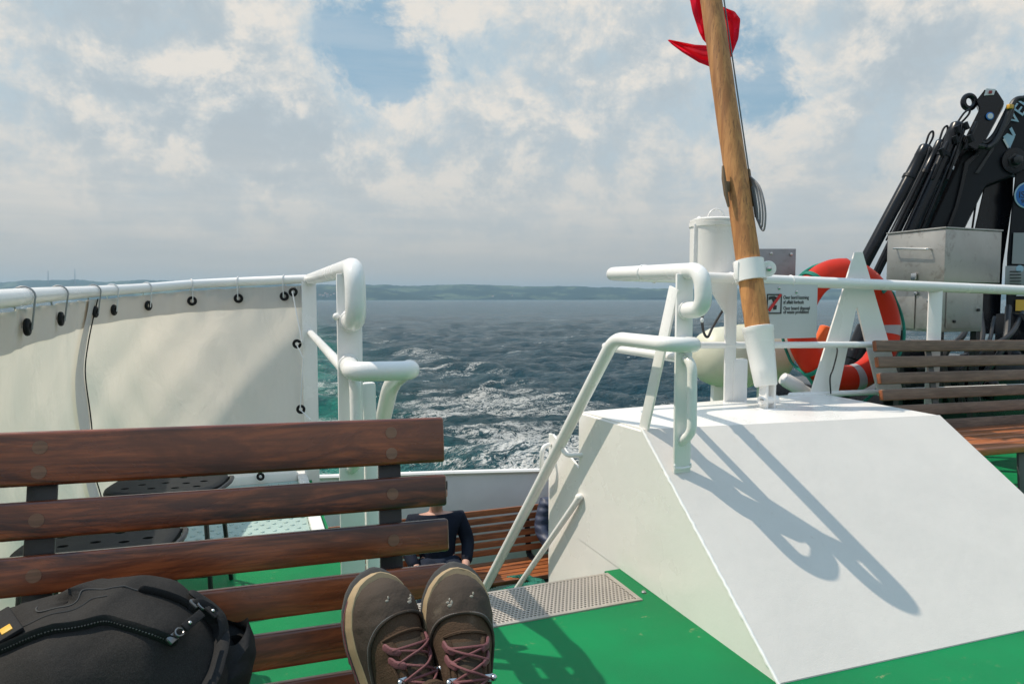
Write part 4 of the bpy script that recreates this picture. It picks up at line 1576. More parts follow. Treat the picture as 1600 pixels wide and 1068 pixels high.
def flag_sheet(left, right, dl, dr, nv=26, nu=26):
    def fn(u, w):
        i = w * (len(left) - 1)
        k = min(int(i), len(left) - 2)
        l_ = Vector((*left[k], 0)).lerp(Vector((*left[k + 1], 0)), i - k)
        r_ = Vector((*right[k], 0)).lerp(Vector((*right[k + 1], 0)), i - k)
        p = l_.lerp(r_, u)
        d_ = dl + (dr - dl) * u + .05 * math.sin(u * 6 + w * 3) + .03 * math.sin(u * 13 - w * 2) + .022 * math.sin(w * 17 + u * 4)
        return at(p.x, p.y, 'd', d_)
    m_ = MB()
    m_.grid(fn, nu, nv)
    return m_


m_ = flag_sheet(spline([(1086, -160, 0), (1078, -20, 0), (1082, 20, 0), (1094, 52, 0), (1098, 60, 0)], 4) and [(1060, -160), (1074, -20), (1082, 20), (1092, 50), (1098, 62)],
                [(1150, -160), (1125, 0), (1130, 20), (1118, 60), (1110, 75)], 3.72, 3.85)
m_.build('flag_cloth', FLAGRED, fl)
m_ = flag_sheet([(1112, -10), (1112, 20), (1116, 50), (1124, 80), (1134, 98)], [(1122, 8), (1148, 18), (1157, 30), (1154, 60), (1139, 98)], 3.80, 3.70)
m_.build('flag_cloth', FLAGRED, fl)
m_ = flag_sheet([(1043, 63), (1050, 70), (1066, 82), (1092, 98), (1118, 108), (1134, 104)], [(1046, 62), (1066, 66), (1086, 70), (1104, 71), (1128, 68), (1142, 80)], 3.78, 3.82)
m_.build('flag_tail', FLAGRED, fl)

# ------------------------------------------------------------------ things round the aft rail
can = at(1114, 385, 'd', 3.75)
cn = thing('storage_canister', 'white lidded canister with a wire handle standing behind the rail, left of the flagpole', 'canister', (can.x, can.y, 1.24))
r_ = .124
mb = MB()
mb.lathe([(r_ - .004, 1.235), (r_, 1.24), (r_, 1.49), (r_ + .006, 1.493), (r_ + .006, 1.515), (r_ - .006, 1.52)], (can.x, can.y, 0), seg=48)
mb.build('body', WHITE, cn)
mb = MB()
mb.lathe([(r_ + .002, 1.518), (r_ + .002, 1.53), (r_ * .8, 1.540), (.01, 1.545)], (can.x, can.y, 0), seg=48)
lid = mb.build('lid', WHITE, cn)
c = Vector((can.x, can.y, 1.535))
MB().tube([c + SIDE * .045 * math.cos(a) * 1 + Vector((0, 0, .055 * math.sin(a))) + SIDE * .015 for a in np.linspace(0, math.pi, 14)], .006, 8).build('handle', WHITE2, lid)
MB().box(c + SIDE * .10 - VIEW * .07 + Vector((0, 0, -.012)), (.03, .03, .05), None, .003).build('latch', WHITE2, lid)
MB().ball(c - SIDE * .085 - VIEW * .03, .014).build('hinge_knob', WHITE2, lid)
MB().bar(c - SIDE * .105 - VIEW * .06 + Vector((0, 0, -.30)), c - SIDE * .105 - VIEW * .06 + Vector((0, 0, -.03)), .035, .012, SIDE, .002).build('side_strap', WHITE2, cn)
MB().span((can.x - .1, 2.82, 1.19), (can.x + .1, can.y + .1, 1.234), .004).build('bracket', WHITE2, cn)

# notice sign between the rails
a_, b_ = at(1192, 442, 'y', 2.79), at(1272, 530, 'y', 2.79)
sg = thing('notice_sign', 'white notice plate with a red crossed pictogram forbidding waste overboard', 'sign', (a_.x, 2.80, .9))
MB().span((a_.x - .04, 2.775, b_.z + .01), (b_.x, 2.781, a_.z - .005), .001).build('plate', paint('sign_white', (.55, .56, .57), .5, .03, .05), sg)
RX90 = Matrix.Rotation(R(90), 4, 'X')
f_ = at(1199, 459, 'y', 2.772)
g_ = at(1221, 490, 'y', 2.772)
w_, h_ = g_.x - f_.x, f_.z - g_.z
pic = MB()
for (x0, z0, x1, z1) in ((0, 0, w_, .006), (0, h_ - .006, w_, h_), (0, .006, .005, h_ - .006), (w_ - .005, .006, w_, h_ - .006)):
    pic.span((f_.x + x0, 2.7715, g_.z + z0), (f_.x + x1, 2.7745, g_.z + z1))
pic.prism([(f_.x + w_ * .12, 2.7725, g_.z + h_ * .86), (f_.x + w_ * .5, 2.7725, g_.z + h_ * .9), (f_.x + w_ * .85, 2.7725, g_.z + h_ * .74), (f_.x + w_ * .7, 2.7725, g_.z + h_ * .66), (f_.x + w_ * .52, 2.7725, g_.z + h_ * .76), (f_.x + w_ * .45, 2.7725, g_.z + h_ * .55), (f_.x + w_ * .32, 2.7725, g_.z + h_ * .74), (f_.x + w_ * .12, 2.7725, g_.z + h_ * .7)], (0, .002, 0))
pic.prism([(f_.x + w_ * .42, 2.7725, g_.z + h_ * .45), (f_.x + w_ * .68, 2.7725, g_.z + h_ * .42), (f_.x + w_ * .66, 2.7725, g_.z + h_ * .22), (f_.x + w_ * .45, 2.7725, g_.z + h_ * .2)], (0, .002, 0))
pic.build('pictogram', INK, sg)
MB().prism([(f_.x + .004, 2.7690, g_.z + h_ * .22), (f_.x + .016, 2.7690, g_.z + h_ * .1), (g_.x - .002, 2.7690, f_.z - h_ * .06), (g_.x - .014, 2.7690, f_.z + h_ * .02)], (0, .002, 0)).build('red_bar', RED, sg)
for txt, v_ in (('Over bord kastning', 467), ('af affald forbudt', 474.5), ('Over board disposal', 484), ('of waste prohibited', 490)):
    p_ = at(1224, v_, 'y', 2.773)
    Mx = Matrix.Translation(p_) @ RX90 @ Matrix.Shear('XZ', 4, (0, 0)) @ Matrix.Diagonal((.80, 1, 1, 1))
    lettering(txt, .0265, INK, 'lettering', sg, Mx)
for (u, v_) in ((1217, 450), (1244, 456)):
    MB().lathe([(.008, 0), (.008, .004), (.002, .006)], at(u, v_, 'y', 2.775), (0, -1, 0), 10).build('screw', STEEL, sg)

a_, b_ = at(1160, 388, 'd', 4.1), at(1243, 430, 'd', 4.1)
o = MB().bar((a_ + b_) / 2 - Vector((0, 0, .28)), (a_ + b_) / 2 + Vector((0, 0, .078)), (b_ - a_).dot(SIDE), .006, SIDE, .001).build('metal_plate', ALU2)
o2 = thing('equipment_plate', 'plain grey aluminium plate standing up behind the rail right of the flagpole', 'plate', tuple(((a_ + b_) / 2)))
o.parent = o2
o.location = -Vector(o2.location)
for (u, v_) in ((1205, 396), (1236, 397)):
    MB().lathe([(.009, 0), (.009, .005), (.002, .007)], at(u, v_, 'd', 4.094), -VIEW, 10).build('screw', STEEL, o2)

# inverted V bracket holding the lifebuoy
af = thing('lifebuoy_bracket', 'white inverted V plate standing on the casing in front of the lifebuoy', 'bracket', (2.85, 2.86, .58))
yA = 2.855
poly = [at(u, v_, 'y', yA) for u, v_ in ((1335, 394), (1348, 394), (1414, 622), (1370, 622), (1337, 480), (1308, 618), (1267, 618))]
apex = at(1339, 478, 'y', yA)
poly = [at(u, v_, 'y', yA) for u, v_ in ((1336, 394), (1348, 394), (1413, 618), (1374, 618), (1339, 478), (1309, 616), (1267, 616))]
MB().prism(poly, (0, .010, 0)).build('plate', WHITE, af)
MB().tube(spline([at(1306, 538, 'd', 3.72), at(1308, 550, 'd', 3.70), at(1302, 575, 'd', 3.70), at(1297, 590, 'd', 3.70), at(1298, 614, 'd', 3.72)], 8), .0042, 7).build('cable', HOSE, af)

# lifebuoy
lb_c = at(1319, 508, 'd', 3.98)
lb = thing('lifebuoy', 'orange red lifebuoy with grey bands and green grab line behind the white bracket', 'lifebuoy', tuple(lb_c))
nrm = (-VIEW * .95 + SIDE * .30).normalized()
nrm = Vector((nrm.x, nrm.y, .10)).normalized()
ex = Vector((0, 0, 1)).cross(nrm).normalized()
ey = nrm.cross(ex)
RM, rt = .312, .086


def buoy(a, b, k=1.0):
    rad = ex * math.cos(a) + ey * math.sin(a)
    return lb_c + rad * RM + (rad * math.cos(b) * .92 + nrm * math.sin(b) * .80) * rt * k * (1 + .025 * noise.noise((a * 4, b * 2, 0)))


mb = MB()
N1, N2 = 96, 28
V = [[mb.bm.verts.new(buoy(2 * math.pi * i / N1, 2 * math.pi * j / N2)) for j in range(N2)] for i in range(N1)]
for i in range(N1):
    for j in range(N2):
        mb.bm.faces.new((V[i][j], V[(i + 1) % N1][j], V[(i + 1) % N1][(j + 1) % N2], V[i][(j + 1) % N2]))
mb.build('ring', ORANGE, lb)
for a0 in (-6, 82, 178, 280):
    mb = MB()
    V = [[mb.bm.verts.new(buoy(R(a0 - 5 + 10 * i / 8), 2 * math.pi * j / N2, 1.018)) for j in range(N2)] for i in range(9)]
    for i in range(8):
        for j in range(N2):
            mb.bm.faces.new((V[i][j], V[i + 1][j], V[i + 1][(j + 1) % N2], V[i][(j + 1) % N2]))
    mb.build('reflective_band', GREYBAND, lb)
gl = []
for k in range(4):
    b0 = (40, 130, 225, 318)[k]
    b1 = (130, 225, 318, 400)[k]
    for i in range(10):
        t = i / 10
        a = R(b0 + (b1 - b0) * t)
        sag = math.sin(math.pi * t)
        rad = ex * math.cos(a) + ey * math.sin(a)
        gl.append(lb_c + (rad * (RM + rt * (1.0 + .35 * sag)) + nrm * .02 * sag + Vector((0, 0, -.035 * sag)) if k in (2, 3) else rad * (RM + rt * .75) - nrm * .075))
MB().tube(spline(gl, 3, True), .0085, 8, closed=True).build('grab_line', ROPE_TEAL, lb)
for b0 in (40, 130, 225, 318):
    a = R(b0)
    rad = ex * math.cos(a) + ey * math.sin(a)
    mb = MB()
    for q_ in (-.02, .0, .02):
        mb.tube([lb_c + (ex * math.cos(a + q_) + ey * math.sin(a + q_)) * RM + ((ex * math.cos(a + q_) + ey * math.sin(a + q_)) * math.cos(b) * .92 + nrm * math.sin(b) * .8) * (rt + .006) for b in np.linspace(-1.2, 1.8, 14)], .006, 6)
    mb.build('knot', ROPE_TEAL, lb)

# buoy light, orange float, cables
p0 = at(1232, 596, 'd', 3.85)
o = thing('buoy_light', 'small white plastic buoy light below the lifebuoy at its lower left', 'light float', tuple(p0))
ax_ = (SIDE * .8 - Vector((0, 0, .45)) + VIEW * .1).normalized()
MB().lathe([(.012, -.05), (.034, -.04), (.040, -.01), (.040, .07), (.032, .09), (.032, .13), (.010, .14)], p0, ax_, 24).build('body', DECALW, o)
MB().tube(spline([p0 + ax_ * .10, p0 + ax_ * .13 - Vector((0, 0, .05)), p0 + ax_ * .04 - Vector((0, 0, .09)), p0 - Vector((0, 0, .10))], 6), .006, 7).build('strap', RUBBER, o)
p0, p1 = at(1292, 512, 'd', 4.12), at(1274, 556, 'd', 4.12)
o = thing('float_tube', 'orange cylinder float seen through the lower left of the lifebuoy', 'float', tuple(p1))
ax_ = (p1 - p0).normalized()
MB().lathe([(.034, -.006), (.042, 0), (.042, .165), (.036, .175), (.036, .20), (.03, .215)], p0, ax_, 24).build('body', ORANGE2, o)
MB().lathe([(.044, .15), (.046, .152), (.046, .175), (.044, .178)], p0, ax_, 24).build('collar', GREYBAND, o)
o = thing('cable', 'black cable looped below the rail left of the white rail post', 'cable', tuple(at(1100, 470, 'd', 3.2)))
MB().tube(spline([at(1099, 440, 'd', 3.2), at(1099, 470, 'd', 3.2), at(1097, 500, 'd', 3.25), at(1100, 520, 'd', 3.3), at(1106, 526, 'd', 3.3), at(1113, 512, 'd', 3.35), at(1126, 490, 'd', 3.5), at(1140, 470, 'd', 3.6)], 8), .0065, 8).build('cable_run', HOSE, o)
mb = MB()
for (u, v_) in ((1099, 466), (1098, 484), (1097, 500)):
    mb.ball(at(u, v_, 'd', 3.195), (.0085, .0085, .012), 2)
mb.build('tape_wrap', DECALW, o)

# cream life raft canister on a cradle behind the casing
lrf = thing('raft_canister', 'cream fibreglass raft canister lying behind the casing below the rail', 'raft canister', (3.05, 3.75, 0))
cA = at(1160, 556, 'd', 4.35)
axr = (SIDE * .92 + VIEW * .35 + Vector((0, 0, .0))).normalized()
mb = MB()
mb.lathe([(.01, -.335), (.10, -.322), (.155, -.28), (.185, -.21), (.192, -.1), (.196, 0), (.192, .1), (.185, .21), (.155, .28), (.10, .322), (.01, .335)], cA, axr, 40)
mb.build('shell', CREAM, lrf)
MB().lathe([(.190, -.012), (.203, -.010), (.203, .010), (.190, .012)], cA, axr, 40).build('seam_band', CREAM, lrf)
for s_ in (-.18, .18):
    q_ = cA + axr * s_
    MB().bar((q_.x, q_.y, 0), (q_.x, q_.y, cA.z - .17), .10, .03, (1, 0, 0), .004).build('cradle_leg', WHITE2, lrf)

# aluminium boxes by the crane
c0 = Vector((4.09, 3.05, 0))
xb = thing('metal_box', 'worn aluminium box with a lift handle standing on the cabinet behind the rail', 'box', (4.3, 3.25, 1.21))
zb = at(1473, 441, 'y', 3.05).z
zt_ = at(1474, 357, 'y', 3.05).z
MB().span((4.08, 3.05, zb), (4.60, 3.47, zt_), .006).build('body', ALU, xb)
mb = MB()
mb.span((4.074, 3.046, zt_ + .001), (4.606, 3.476, zt_ + .012), .002)
mb.build('lid', ALU, xb)
h0, h1 = at(1398, 388, 'x', 4.06), at(1452, 389, 'x', 4.06)
MB().tube(fillet([h0 + Vector((.02, 0, 0)), h0 - Vector((.02, 0, 0)), h1 - Vector((.02, 0, 0)), h1 + Vector((.02, 0, 0))], .015), .006, 8).build('handle', STEEL, xb)
MB().box(at(1428, 432, 'x', 4.07), (.012, .04, .045), None, .003).build('latch', STEEL, xb)
cab = thing('control_cabinet', 'aluminium cabinet with hinged doors below the metal box, behind the rail', 'cabinet', (4.3, 3.25, 0))
z0_ = at(1468, 519, 'y', 3.09).z
MB().span((4.135, 3.10, z0_), (4.52, 3.43, zb - .004), .004).build('body', ALU, cab)
for (y0, y1) in ((3.12, 3.27), (3.285, 3.43)):
    MB().span((4.127, y0, z0_ + .015), (4.134, y1, zb - .03), .002).build('door', ALU, cab)
MB().span((4.17, 3.092, z0_ + .02), (4.50, 3.099, zb - .03), .002).build('door', ALU, cab)
for (u, v_) in ((1432, 458), (1452, 470)):
    MB().lathe([(.012, 0), (.012, .01), (.004, .012)], at(u, v_, 'x', 4.126), (-1, 0, 0), 12).build('lock', STEEL, cab)
for (u, v_) in ((1490, 502), (1528, 484)):
    MB().lathe([(.010, 0), (.010, .01), (.004, .012)], at(u, v_, 'y', 3.091), (0, -1, 0), 12).build('lock', BLACK, cab)
for (x_, y_) in ((4.16, 3.13), (4.50, 3.13), (4.16, 3.41), (4.50, 3.41)):
    MB().span((x_ - .02, y_ - .02, 0), (x_ + .02, y_ + .02, z0_)).build('leg', BLACK, cab)

# ------------------------------------------------------------------ crane
cr = thing('crane', 'black folded hydraulic deck crane at the right behind the bench', 'crane', tuple(Vector((5.6, 4.2, 0))))
CD = 5.4
CRV = (at(1500, 467, 'd', 1.0) - Vector((0, 0, EYE)))
CRV = Vector((CRV.x, CRV.y, 0)).normalized()      # the crane's plates stand square to this direction


def cz_(x, y, d_=CD):
    """detail-view coordinates measured on the crane"""
    return at(1300 + x * .2809, 100 + y * .2809, 'd', d_)


def plate(name, pts_, d_, th_, m_, parent=cr, bev=.008):
    return MB().prism([cz_(x, y, d_) for x, y in pts_], CRV * th_, bev).build(name, m_, parent)


plate('boom', [(500, 1000), (640, 700), (735, 490), (860, 440), (930, 330), (975, 250), (1068, 170), (1200, 130), (1330, 260), (1200, 520), (1040, 600), (850, 675), (690, 1000)], 5.45, .26, CRANE_GREY)
plate('boom_rib', [(660, 905), (700, 800), (730, 690), (760, 560), (830, 490), (815, 480), (740, 545), (712, 680), (684, 790), (640, 905)], 5.43, .02, CRANE, bev=.002)
plate('boom_slot', [(795, 605), (815, 608), (900, 475), (905, 440), (890, 445), (885, 470)], 5.44, .02, BLACK, bev=.002)
plate('lower_boom', [(440, 1100), (560, 800), (690, 500), (770, 390), (880, 430), (760, 520), (640, 760), (600, 1100)], 5.62, .16, CRANE)
plate('column', [(845, 682), (962, 640), (1010, 620), (1005, 760), (950, 1120), (930, 1500), (770, 1500), (790, 930)], 5.6, .28, CRANE)
plate('column_plate', [(1022, 600), (1300, 500), (1300, 1800), (960, 1800), (975, 1068), (1000, 800)], 5.5, .05, CRANE_GREY)
plate('head_block', [(778, 470), (728, 435), (820, 250), (800, 205), (853, 137), (912, 140), (945, 190), (960, 215), (850, 420), (800, 480)], 5.32, .16, CRANE)
plate('top_label', [(858, 136), (911, 140), (900, 172), (845, 176)], 5.310, .006, DECALW, bev=.001)
plate('red_mark', [(874, 148), (893, 148), (890, 165), (872, 165)], 5.302, .004, DECALR, bev=.0005)
lug_ = MB()
rp = [cz_(762 + 32 * math.cos(a), 212 + 36 * math.sin(a), 5.38) for a in np.linspace(0, 2 * math.pi, 22, endpoint=False)]
lug_.tube(rp, .021, 10, closed=True)
lug_.build('lifting_eye', CRANE, cr)
for nm, top_, bot_, w_, dd, loop in (('hydraulic_cylinder', (528, 455), (150, 1160), 34, 5.25, (560, 375)), ('hydraulic_cylinder', (606, 425), (215, 1230), 22, 5.34, (640, 345)),
                                     ('hydraulic_cylinder', (705, 330), (350, 1120), 36, 5.30, (765, 255)), ('hydraulic_cylinder', (728, 400), (420, 1100), 24, 5.38, None)):
    A_, B_ = cz_(*top_, dd), cz_(*bot_, dd)
    ax_ = (B_ - A_).normalized()
    L2 = (B_ - A_).length
    rw = w_ * .2809 / FPX * dd
    mb = MB()
    mb.lathe([(rw * .7, 0), (rw, .012), (rw * 1.05, .02), (rw * 1.05, .10), (rw, .105), (rw, .26), (rw * 1.1, .265), (rw * 1.1, .29), (rw, .295), (rw, L2 - .05), (rw * .8, L2)], A_, ax_, 26)
    cy = mb.build(nm, CRANE, cr)
    MB().lathe([(rw * 1.02, .262), (rw * 1.16, .264), (rw * 1.16, .291), (rw * 1.02, .293)], A_, ax_, 26).build('clamp', STEEL if loop is None else CRANE_GREY, cy)
    if loop:
        T_ = cz_(*loop, dd)
        sd = ax_.cross(VIEW).normalized()
        MB().tube(spline([A_ + sd * .012, A_.lerp(T_, .7) + sd * .018, T_, A_.lerp(T_, .7) - sd * .018, A_ - sd * .012], 7), .008, 8).build('hook_loop', CRANE, cy)
        MB().tube(spline([A_ + ax_ * .03 - VIEW * rw * 1.2, A_ + ax_ * .2 - VIEW * rw * 1.25 + sd * rw * .5, A_ + ax_ * .8 - VIEW * rw * 1.0 + sd * rw], 6), .007, 7).build('oil_pipe', CRANE, cy)
for pa, pb_, rw in (((640, 440), (560, 640), .012), ((745, 330), (640, 640), .013), ((800, 330), (740, 470), .014)):
    MB().tube([cz_(*pa, 5.24), cz_(*pb_, 5.26)], rw, 9).build('oil_pipe', CRANE, cr)
for cxy in ((700, 365), (690, 420), (745, 345), (612, 490), (770, 415)):
    p_ = cz_(*cxy, 5.23)
    MB().lathe([(.014, -.03), (.022, -.028), (.022, .028), (.014, .03)], p_, (SIDE * .4 - Vector((0, 0, .9))), 6).build('pipe_fitting', CRANE_GREY, cr)
for k, path in enumerate(([(985, 240), (940, 330), (900, 400), (850, 440), (810, 430)], [(1000, 235), (985, 300), (920, 400), (880, 460), (815, 455)], [(1075, 190), (1020, 200), (985, 260), (950, 350), (910, 430), (870, 465)])):
    MB().tube(spline([cz_(x, y, 5.36 - .02 * k) for x, y in path], 8), .020, 9).build('hose', HOSE, cr)
MB().box(cz_(990, 238, 5.30), (.05, .03, .035), None, .006).build('hose_collar', DECALY, cr)
pin = cz_(1010, 540, 5.44)
mb = MB()
mb.lathe([(.06, 0), (.06, .02), (.04, .022), (.04, .055), (.03, .06), (.0, .061)], pin, -VIEW, 6)
mb.build('pivot_pin', BLACK, cr)
MB().lathe([(.10, 0), (.10, .012), (.09, .014)], pin, -VIEW, 30).build('pin_washer', CRANE, cr)
MB().tube([cz_(812, 690, 5.6), cz_(775, 950, 5.6)], .008, 8).build('oil_pipe', CRANE, cr)
# decals
dec = MB().lathe([(.030, 0), (.030, .004), (.028, .005)], cz_(878, 291, 5.312), -VIEW, 28).build('blue_badge', DECALB, cr)
MB().lathe([(.018, 0.0052), (.022, .0058), (.022, .0062), (.018, .0066)], cz_(878, 291, 5.312), -VIEW, 28).build('badge_ring', DECALW, dec)
base = Matrix((SIDE, Vector((0, 0, 1)), -VIEW)).transposed().to_4x4()
Mv = Matrix.Translation(cz_(1020, 348, 5.44)) @ base @ Matrix.Rotation(R(56), 4, 'Z')
lettering('VEBA', .145, DECALP, 'lettering', cr, Mv, .001)
plate('stripe_mark', [(952, 405), (975, 385), (1018, 405), (990, 470)], 5.444, .004, DECALP, bev=.0005)
plate('stripe_mark', [(986, 362), (1000, 350), (1022, 395), (1012, 408)], 5.444, .004, DECALP, bev=.0005)
plate('stripe_mark', [(950, 420), (960, 412), (985, 460), (980, 472)], 5.440, .004, DECALW, bev=.0005)
iso = cz_(1085, 730, 5.49)
e = MB().lathe([(.105, 0), (.105, .004), (.102, .005)], iso, -VIEW, 40).build('round_badge', DECALP, cr)
MB().lathe([(.086, .0052), (.094, .0058), (.094, .0062), (.086, .0066)], iso, -VIEW, 40).build('badge_ring', DECALB, e)
Mv = Matrix.Translation(iso - VIEW * .008 - SIDE * .075 - Vector((0, 0, .022))) @ base
lettering('ISO', .075, INK, 'lettering', e, Mv, .0005)
lettering('9001', .05, INK, 'lettering', e, Matrix.Translation(iso - VIEW * .008 - SIDE * .055 - Vector((0, 0, .066))) @ base, .0005)
plate('data_plate', [(1010, 938), (1200, 938), (1200, 1120), (1000, 1110)], 5.485, .006, DECALG, bev=.001)
p_ = at(1587, 432, 'd', 5.485)
MB().box(p_, (.17, .004, .17), base.to_3x3() @ Matrix.Rotation(R(90), 3, 'X').inverted(), .001).build('data_plate', DECALG, cr)
mb = MB()
for k in range(5):
    a_ = at(1577, 424 + k * 5, 'd', 5.475)
    mb.box(a_ + SIDE * .05, (.09, .002, .008), base.to_3x3() @ Matrix.Rotation(R(90), 3, 'X').inverted())
mb.build('data_lines', INK, cr)
MB().lathe([(.03, 0), (.03, .004), (.0, .005)], at(1593, 424 - 4, 'd', 5.48), -VIEW, 20).build('small_badge', DECALP, cr)
plate('warning_sign', [(1024, 1290), (1056, 1230), (1084, 1290)], 5.486, .005, DECALW, bev=.0005)
plate('warning_sign', [(1022, 1310), (1080, 1310), (1078, 1372), (1020, 1372)], 5.486, .005, DECALY, bev=.0005)
# valve gear and hoses at the foot, behind the bench
for k in range(5):
    a_ = at(1510 + k * 22, 480 + 8 * (k % 3), 'd', 5.2)
    b_ = at(1475 + k * 12 + (k % 2) * 20, 560 + 12 * (k % 4), 'd', 5.0)
    c_ = at(1490 + k * 10, 640, 'd', 5.0)
    MB().tube(spline([a_, a_.lerp(b_, .5) - VIEW * .10, b_, c_], 8), .022 - .004 * (k % 3), 8).build('hose', HOSE, cr)
for (u, v_, w_, h_) in ((1400, 560, .35, .30), (1480, 590, .40, .35), (1560, 580, .45, .40), (1600, 520, .3, .3), (1520, 620, .5, .2)):
    MB().box(at(u, v_, 'd', 5.25), (w_, .25, h_), None, .015).build('valve_block', CRANE, cr)
for (u, v_) in ((1440, 575), (1505, 560), (1545, 600), (1580, 555), (1418, 600)):
    MB().lathe([(.03, 0), (.045, .01), (.045, .05), (.02, .07)], at(u, v_, 'd', 5.08), -VIEW, 8).build('valve_cap', CRANE_GREY, cr)
MB().span((4.6, 3.9, 0), (6.8, 5.2, .35), .02).build('pedestal', CRANE, cr)
# folded jib tube passing behind the bracket
A_, B_ = at(1352, 520, 'd', 4.85), at(1300, 640, 'd', 4.85)
MB().lathe([(.05, 0), (.072, .01), (.072, .2), (.082, .205), (.082, .26), (.072, .265), (.072, .62)], A_ - (B_ - A_).normalized() * .05, (B_ - A_).normalized(), 26).build('jib_tube', CRANE, cr)

# ------------------------------------------------------------------ people and rope on the lower deck
def person(label, base_, facing, shirt, trouser, puffy=False, lean=8, sc=.92, tall=1.0):
    """seated figure; base_ is the seat point under the hips"""
    t = thing('person', label, 'person', base_, (0, 0, facing), None)

    def skinned(name, pts_, edges, m_, sub=2):
        me = bpy.data.meshes.new(name)
        me.from_pydata([Vector((p[0], p[1], p[2] * (tall if p[2] > .1 else 1))) * sc for p in pts_], edges, [])
        o_ = bpy.data.objects.new(name, me)
        C.objects.link(o_)
        md = o_.modifiers.new('skin', 'SKIN')
        md.use_smooth_shade = True
        for i, p in enumerate(pts_):
            r2 = p[3]
            rr2 = (r2[0] * sc, r2[1] * sc) if isinstance(r2, tuple) else (r2 * sc, r2 * sc)
            me.skin_vertices[0].data[i].radius = rr2
        me.skin_vertices[0].data[0].use_root = True
        o_.modifiers.new('sub', 'SUBSURF').levels = sub
        o_.modifiers['sub'].render_levels = sub
        me.materials.append(m_)
        o_.parent = t
        return o_
    # facing -y; x to the figure's left
    ln = math.tan(R(lean))
    J = [(0, .02, .12, .10), (0, .02 + .2 * ln, .30, .095), (0, .02 + .4 * ln, .47, .095), (0, .04 + .45 * ln, .555, .055), (0, .02 + .45 * ln, .62, .05), (0, 0.0 + .45 * ln, .70, (.075, .09)), (0, 0.0 + .45 * ln, .78, (.078, .095)), (0, .01 + .45 * ln, .83, .05)]
    E_ = [(i, i + 1) for i in range(7)]
    for s in (-1, 1):
        k = len(J)
        J += [(s * .18, .04 + .4 * ln, .50, .058), (s * .25, .0 + .25 * ln, .27, .043), (s * .19, -.20, .16, .034), (s * .16, -.27, .15, .030)]
        E_ += [(2, k), (k, k + 1), (k + 1, k + 2), (k + 2, k + 3)]
        for f in range(5):
            kk = len(J)
            bx = s * (.16 + (f - 2) * .016 * s)
            J += [(s * .16 + (f - 2) * .017, -.31, .15 - .004 * abs(f - 2), .010), (s * .16 + (f - 2) * .019, -.345 + (.03 if f in (0, 4) else 0), .137, .008)]
            E_ += [(k + 3, kk), (kk, kk + 1)]
        k = len(J)
        J += [(s * .10, -.05, .09, .085), (s * .15, -.43, .08, .062), (s * .15, -.46, -.33, .042), (s * .15, -.57, -.37, .035)]
        E_ += [(0, k), (k, k + 1), (k + 1, k + 2), (k + 2, k + 3)]
    skinned('body', J, E_, SKIN)
    S_ = [(0, .02, .04, (.15, .14)), (0, .02, .10, (.155, .145)), (0, .02 + .2 * ln, .30, (.16, .145)), (0, .02 + .4 * ln, .46, (.165, .135)), (0, .03 + .45 * ln, .535, .075)]
    Es = [(0, 1), (1, 2), (2, 3), (3, 4)]
    for s in (-1, 1):
        k = len(S_)
        S_ += [(s * .19, .04 + .4 * ln, .495, .078), (s * .255, 0.0 + .25 * ln, .29, .068 if puffy else .060)]
        Es += [(3, k), (k, k + 1)]
        if True:
            S_ += [(s * .20, -.18, .17, .055 if puffy else .045)]
            Es += [(k + 1, k + 2)]
    o_ = skinned('jacket' if puffy else 'shirt', S_, Es, shirt)
    if puffy:
        tx = bpy.data.textures.new('quilt', 'WOOD')
        tx.wood_type = 'BANDS'
        tx.noise_scale = .25
        m3, T3, p3, g3, o3, out3 = material('quilted_cloth')
        w3 = T3.node('ShaderNodeTexWave')
        w3.bands_direction = 'Z'
        T3.put(w3.inputs[0], T3.scaled(g3, (1, 1, 1)))
        w3.inputs['Scale'].default_value = 5.5
        w3.inputs['Distortion'].default_value = 1.6
        T3.put(p3.inputs['Base Color'], T3.mix(T3.ramp(w3.outputs['Fac'], .0, .35), (.026, .033, .062), (.040, .050, .09)))
        p3.inputs['Roughness'].default_value = .5
        T3.put(p3.inputs['Normal'], T3.bump(w3.outputs['Fac'], .45, .012))
        o_.data.materials[0] = m3
    T_ = [(0, .02, .07, (.165, .12))]
    Et = []
    for s in (-1, 1):
        k = len(T_)
        T_ += [(s * .11, -.08, .085, .105), (s * .155, -.44, .075, .080), (s * .155, -.465, -.30, .060)]
        Et += [(0, k), (k, k + 1), (k + 1, k + 2)]
    skinned('trousers', T_, Et, trouser)
    hz = .76 * sc * tall
    hy = .45 * ln * sc
    m_ = MB()
    for i in range(1):
        m_.grid(lambda u, w: Vector((math.cos(u * 2 * math.pi) * math.sin(w * 1.75) * .093 * sc, hy + .02 * sc + math.sin(u * 2 * math.pi) * math.sin(w * 1.75) * .108 * sc, hz + .015 + math.cos(w * 1.75) * .118 * sc + (.035 if math.sin(u * 2 * math.pi) < -.2 and w > .7 else 0))), 28, 12, True)
    m_.build('hair', HAIR, t, True)
    m_ = MB()
    m_.prism([(0, hy - .118 * sc, hz - .055), (-.014, hy - .09 * sc, hz - .05), (0, hy - .088 * sc, hz + .0), (.014, hy - .09 * sc, hz - .05)], (0, .02, 0))
    m_.build('nose', SKIN, t, True)
    for s in (-1, 1):
        MB().ball((s * .033, hy - .084 * sc, hz + .002), .011, 2).build('eye', DECALW, t, True)
        MB().ball((s * .079 * sc, hy + .01, hz - .02), (.012, .022, .032), 2).build('ear', SKIN, t, True)
        MB().box((s * .15 * sc, -.53 * sc, -.385 * sc), (.085, .23, .07), None, .025, 3).build('shoe', BLACK, t, True)
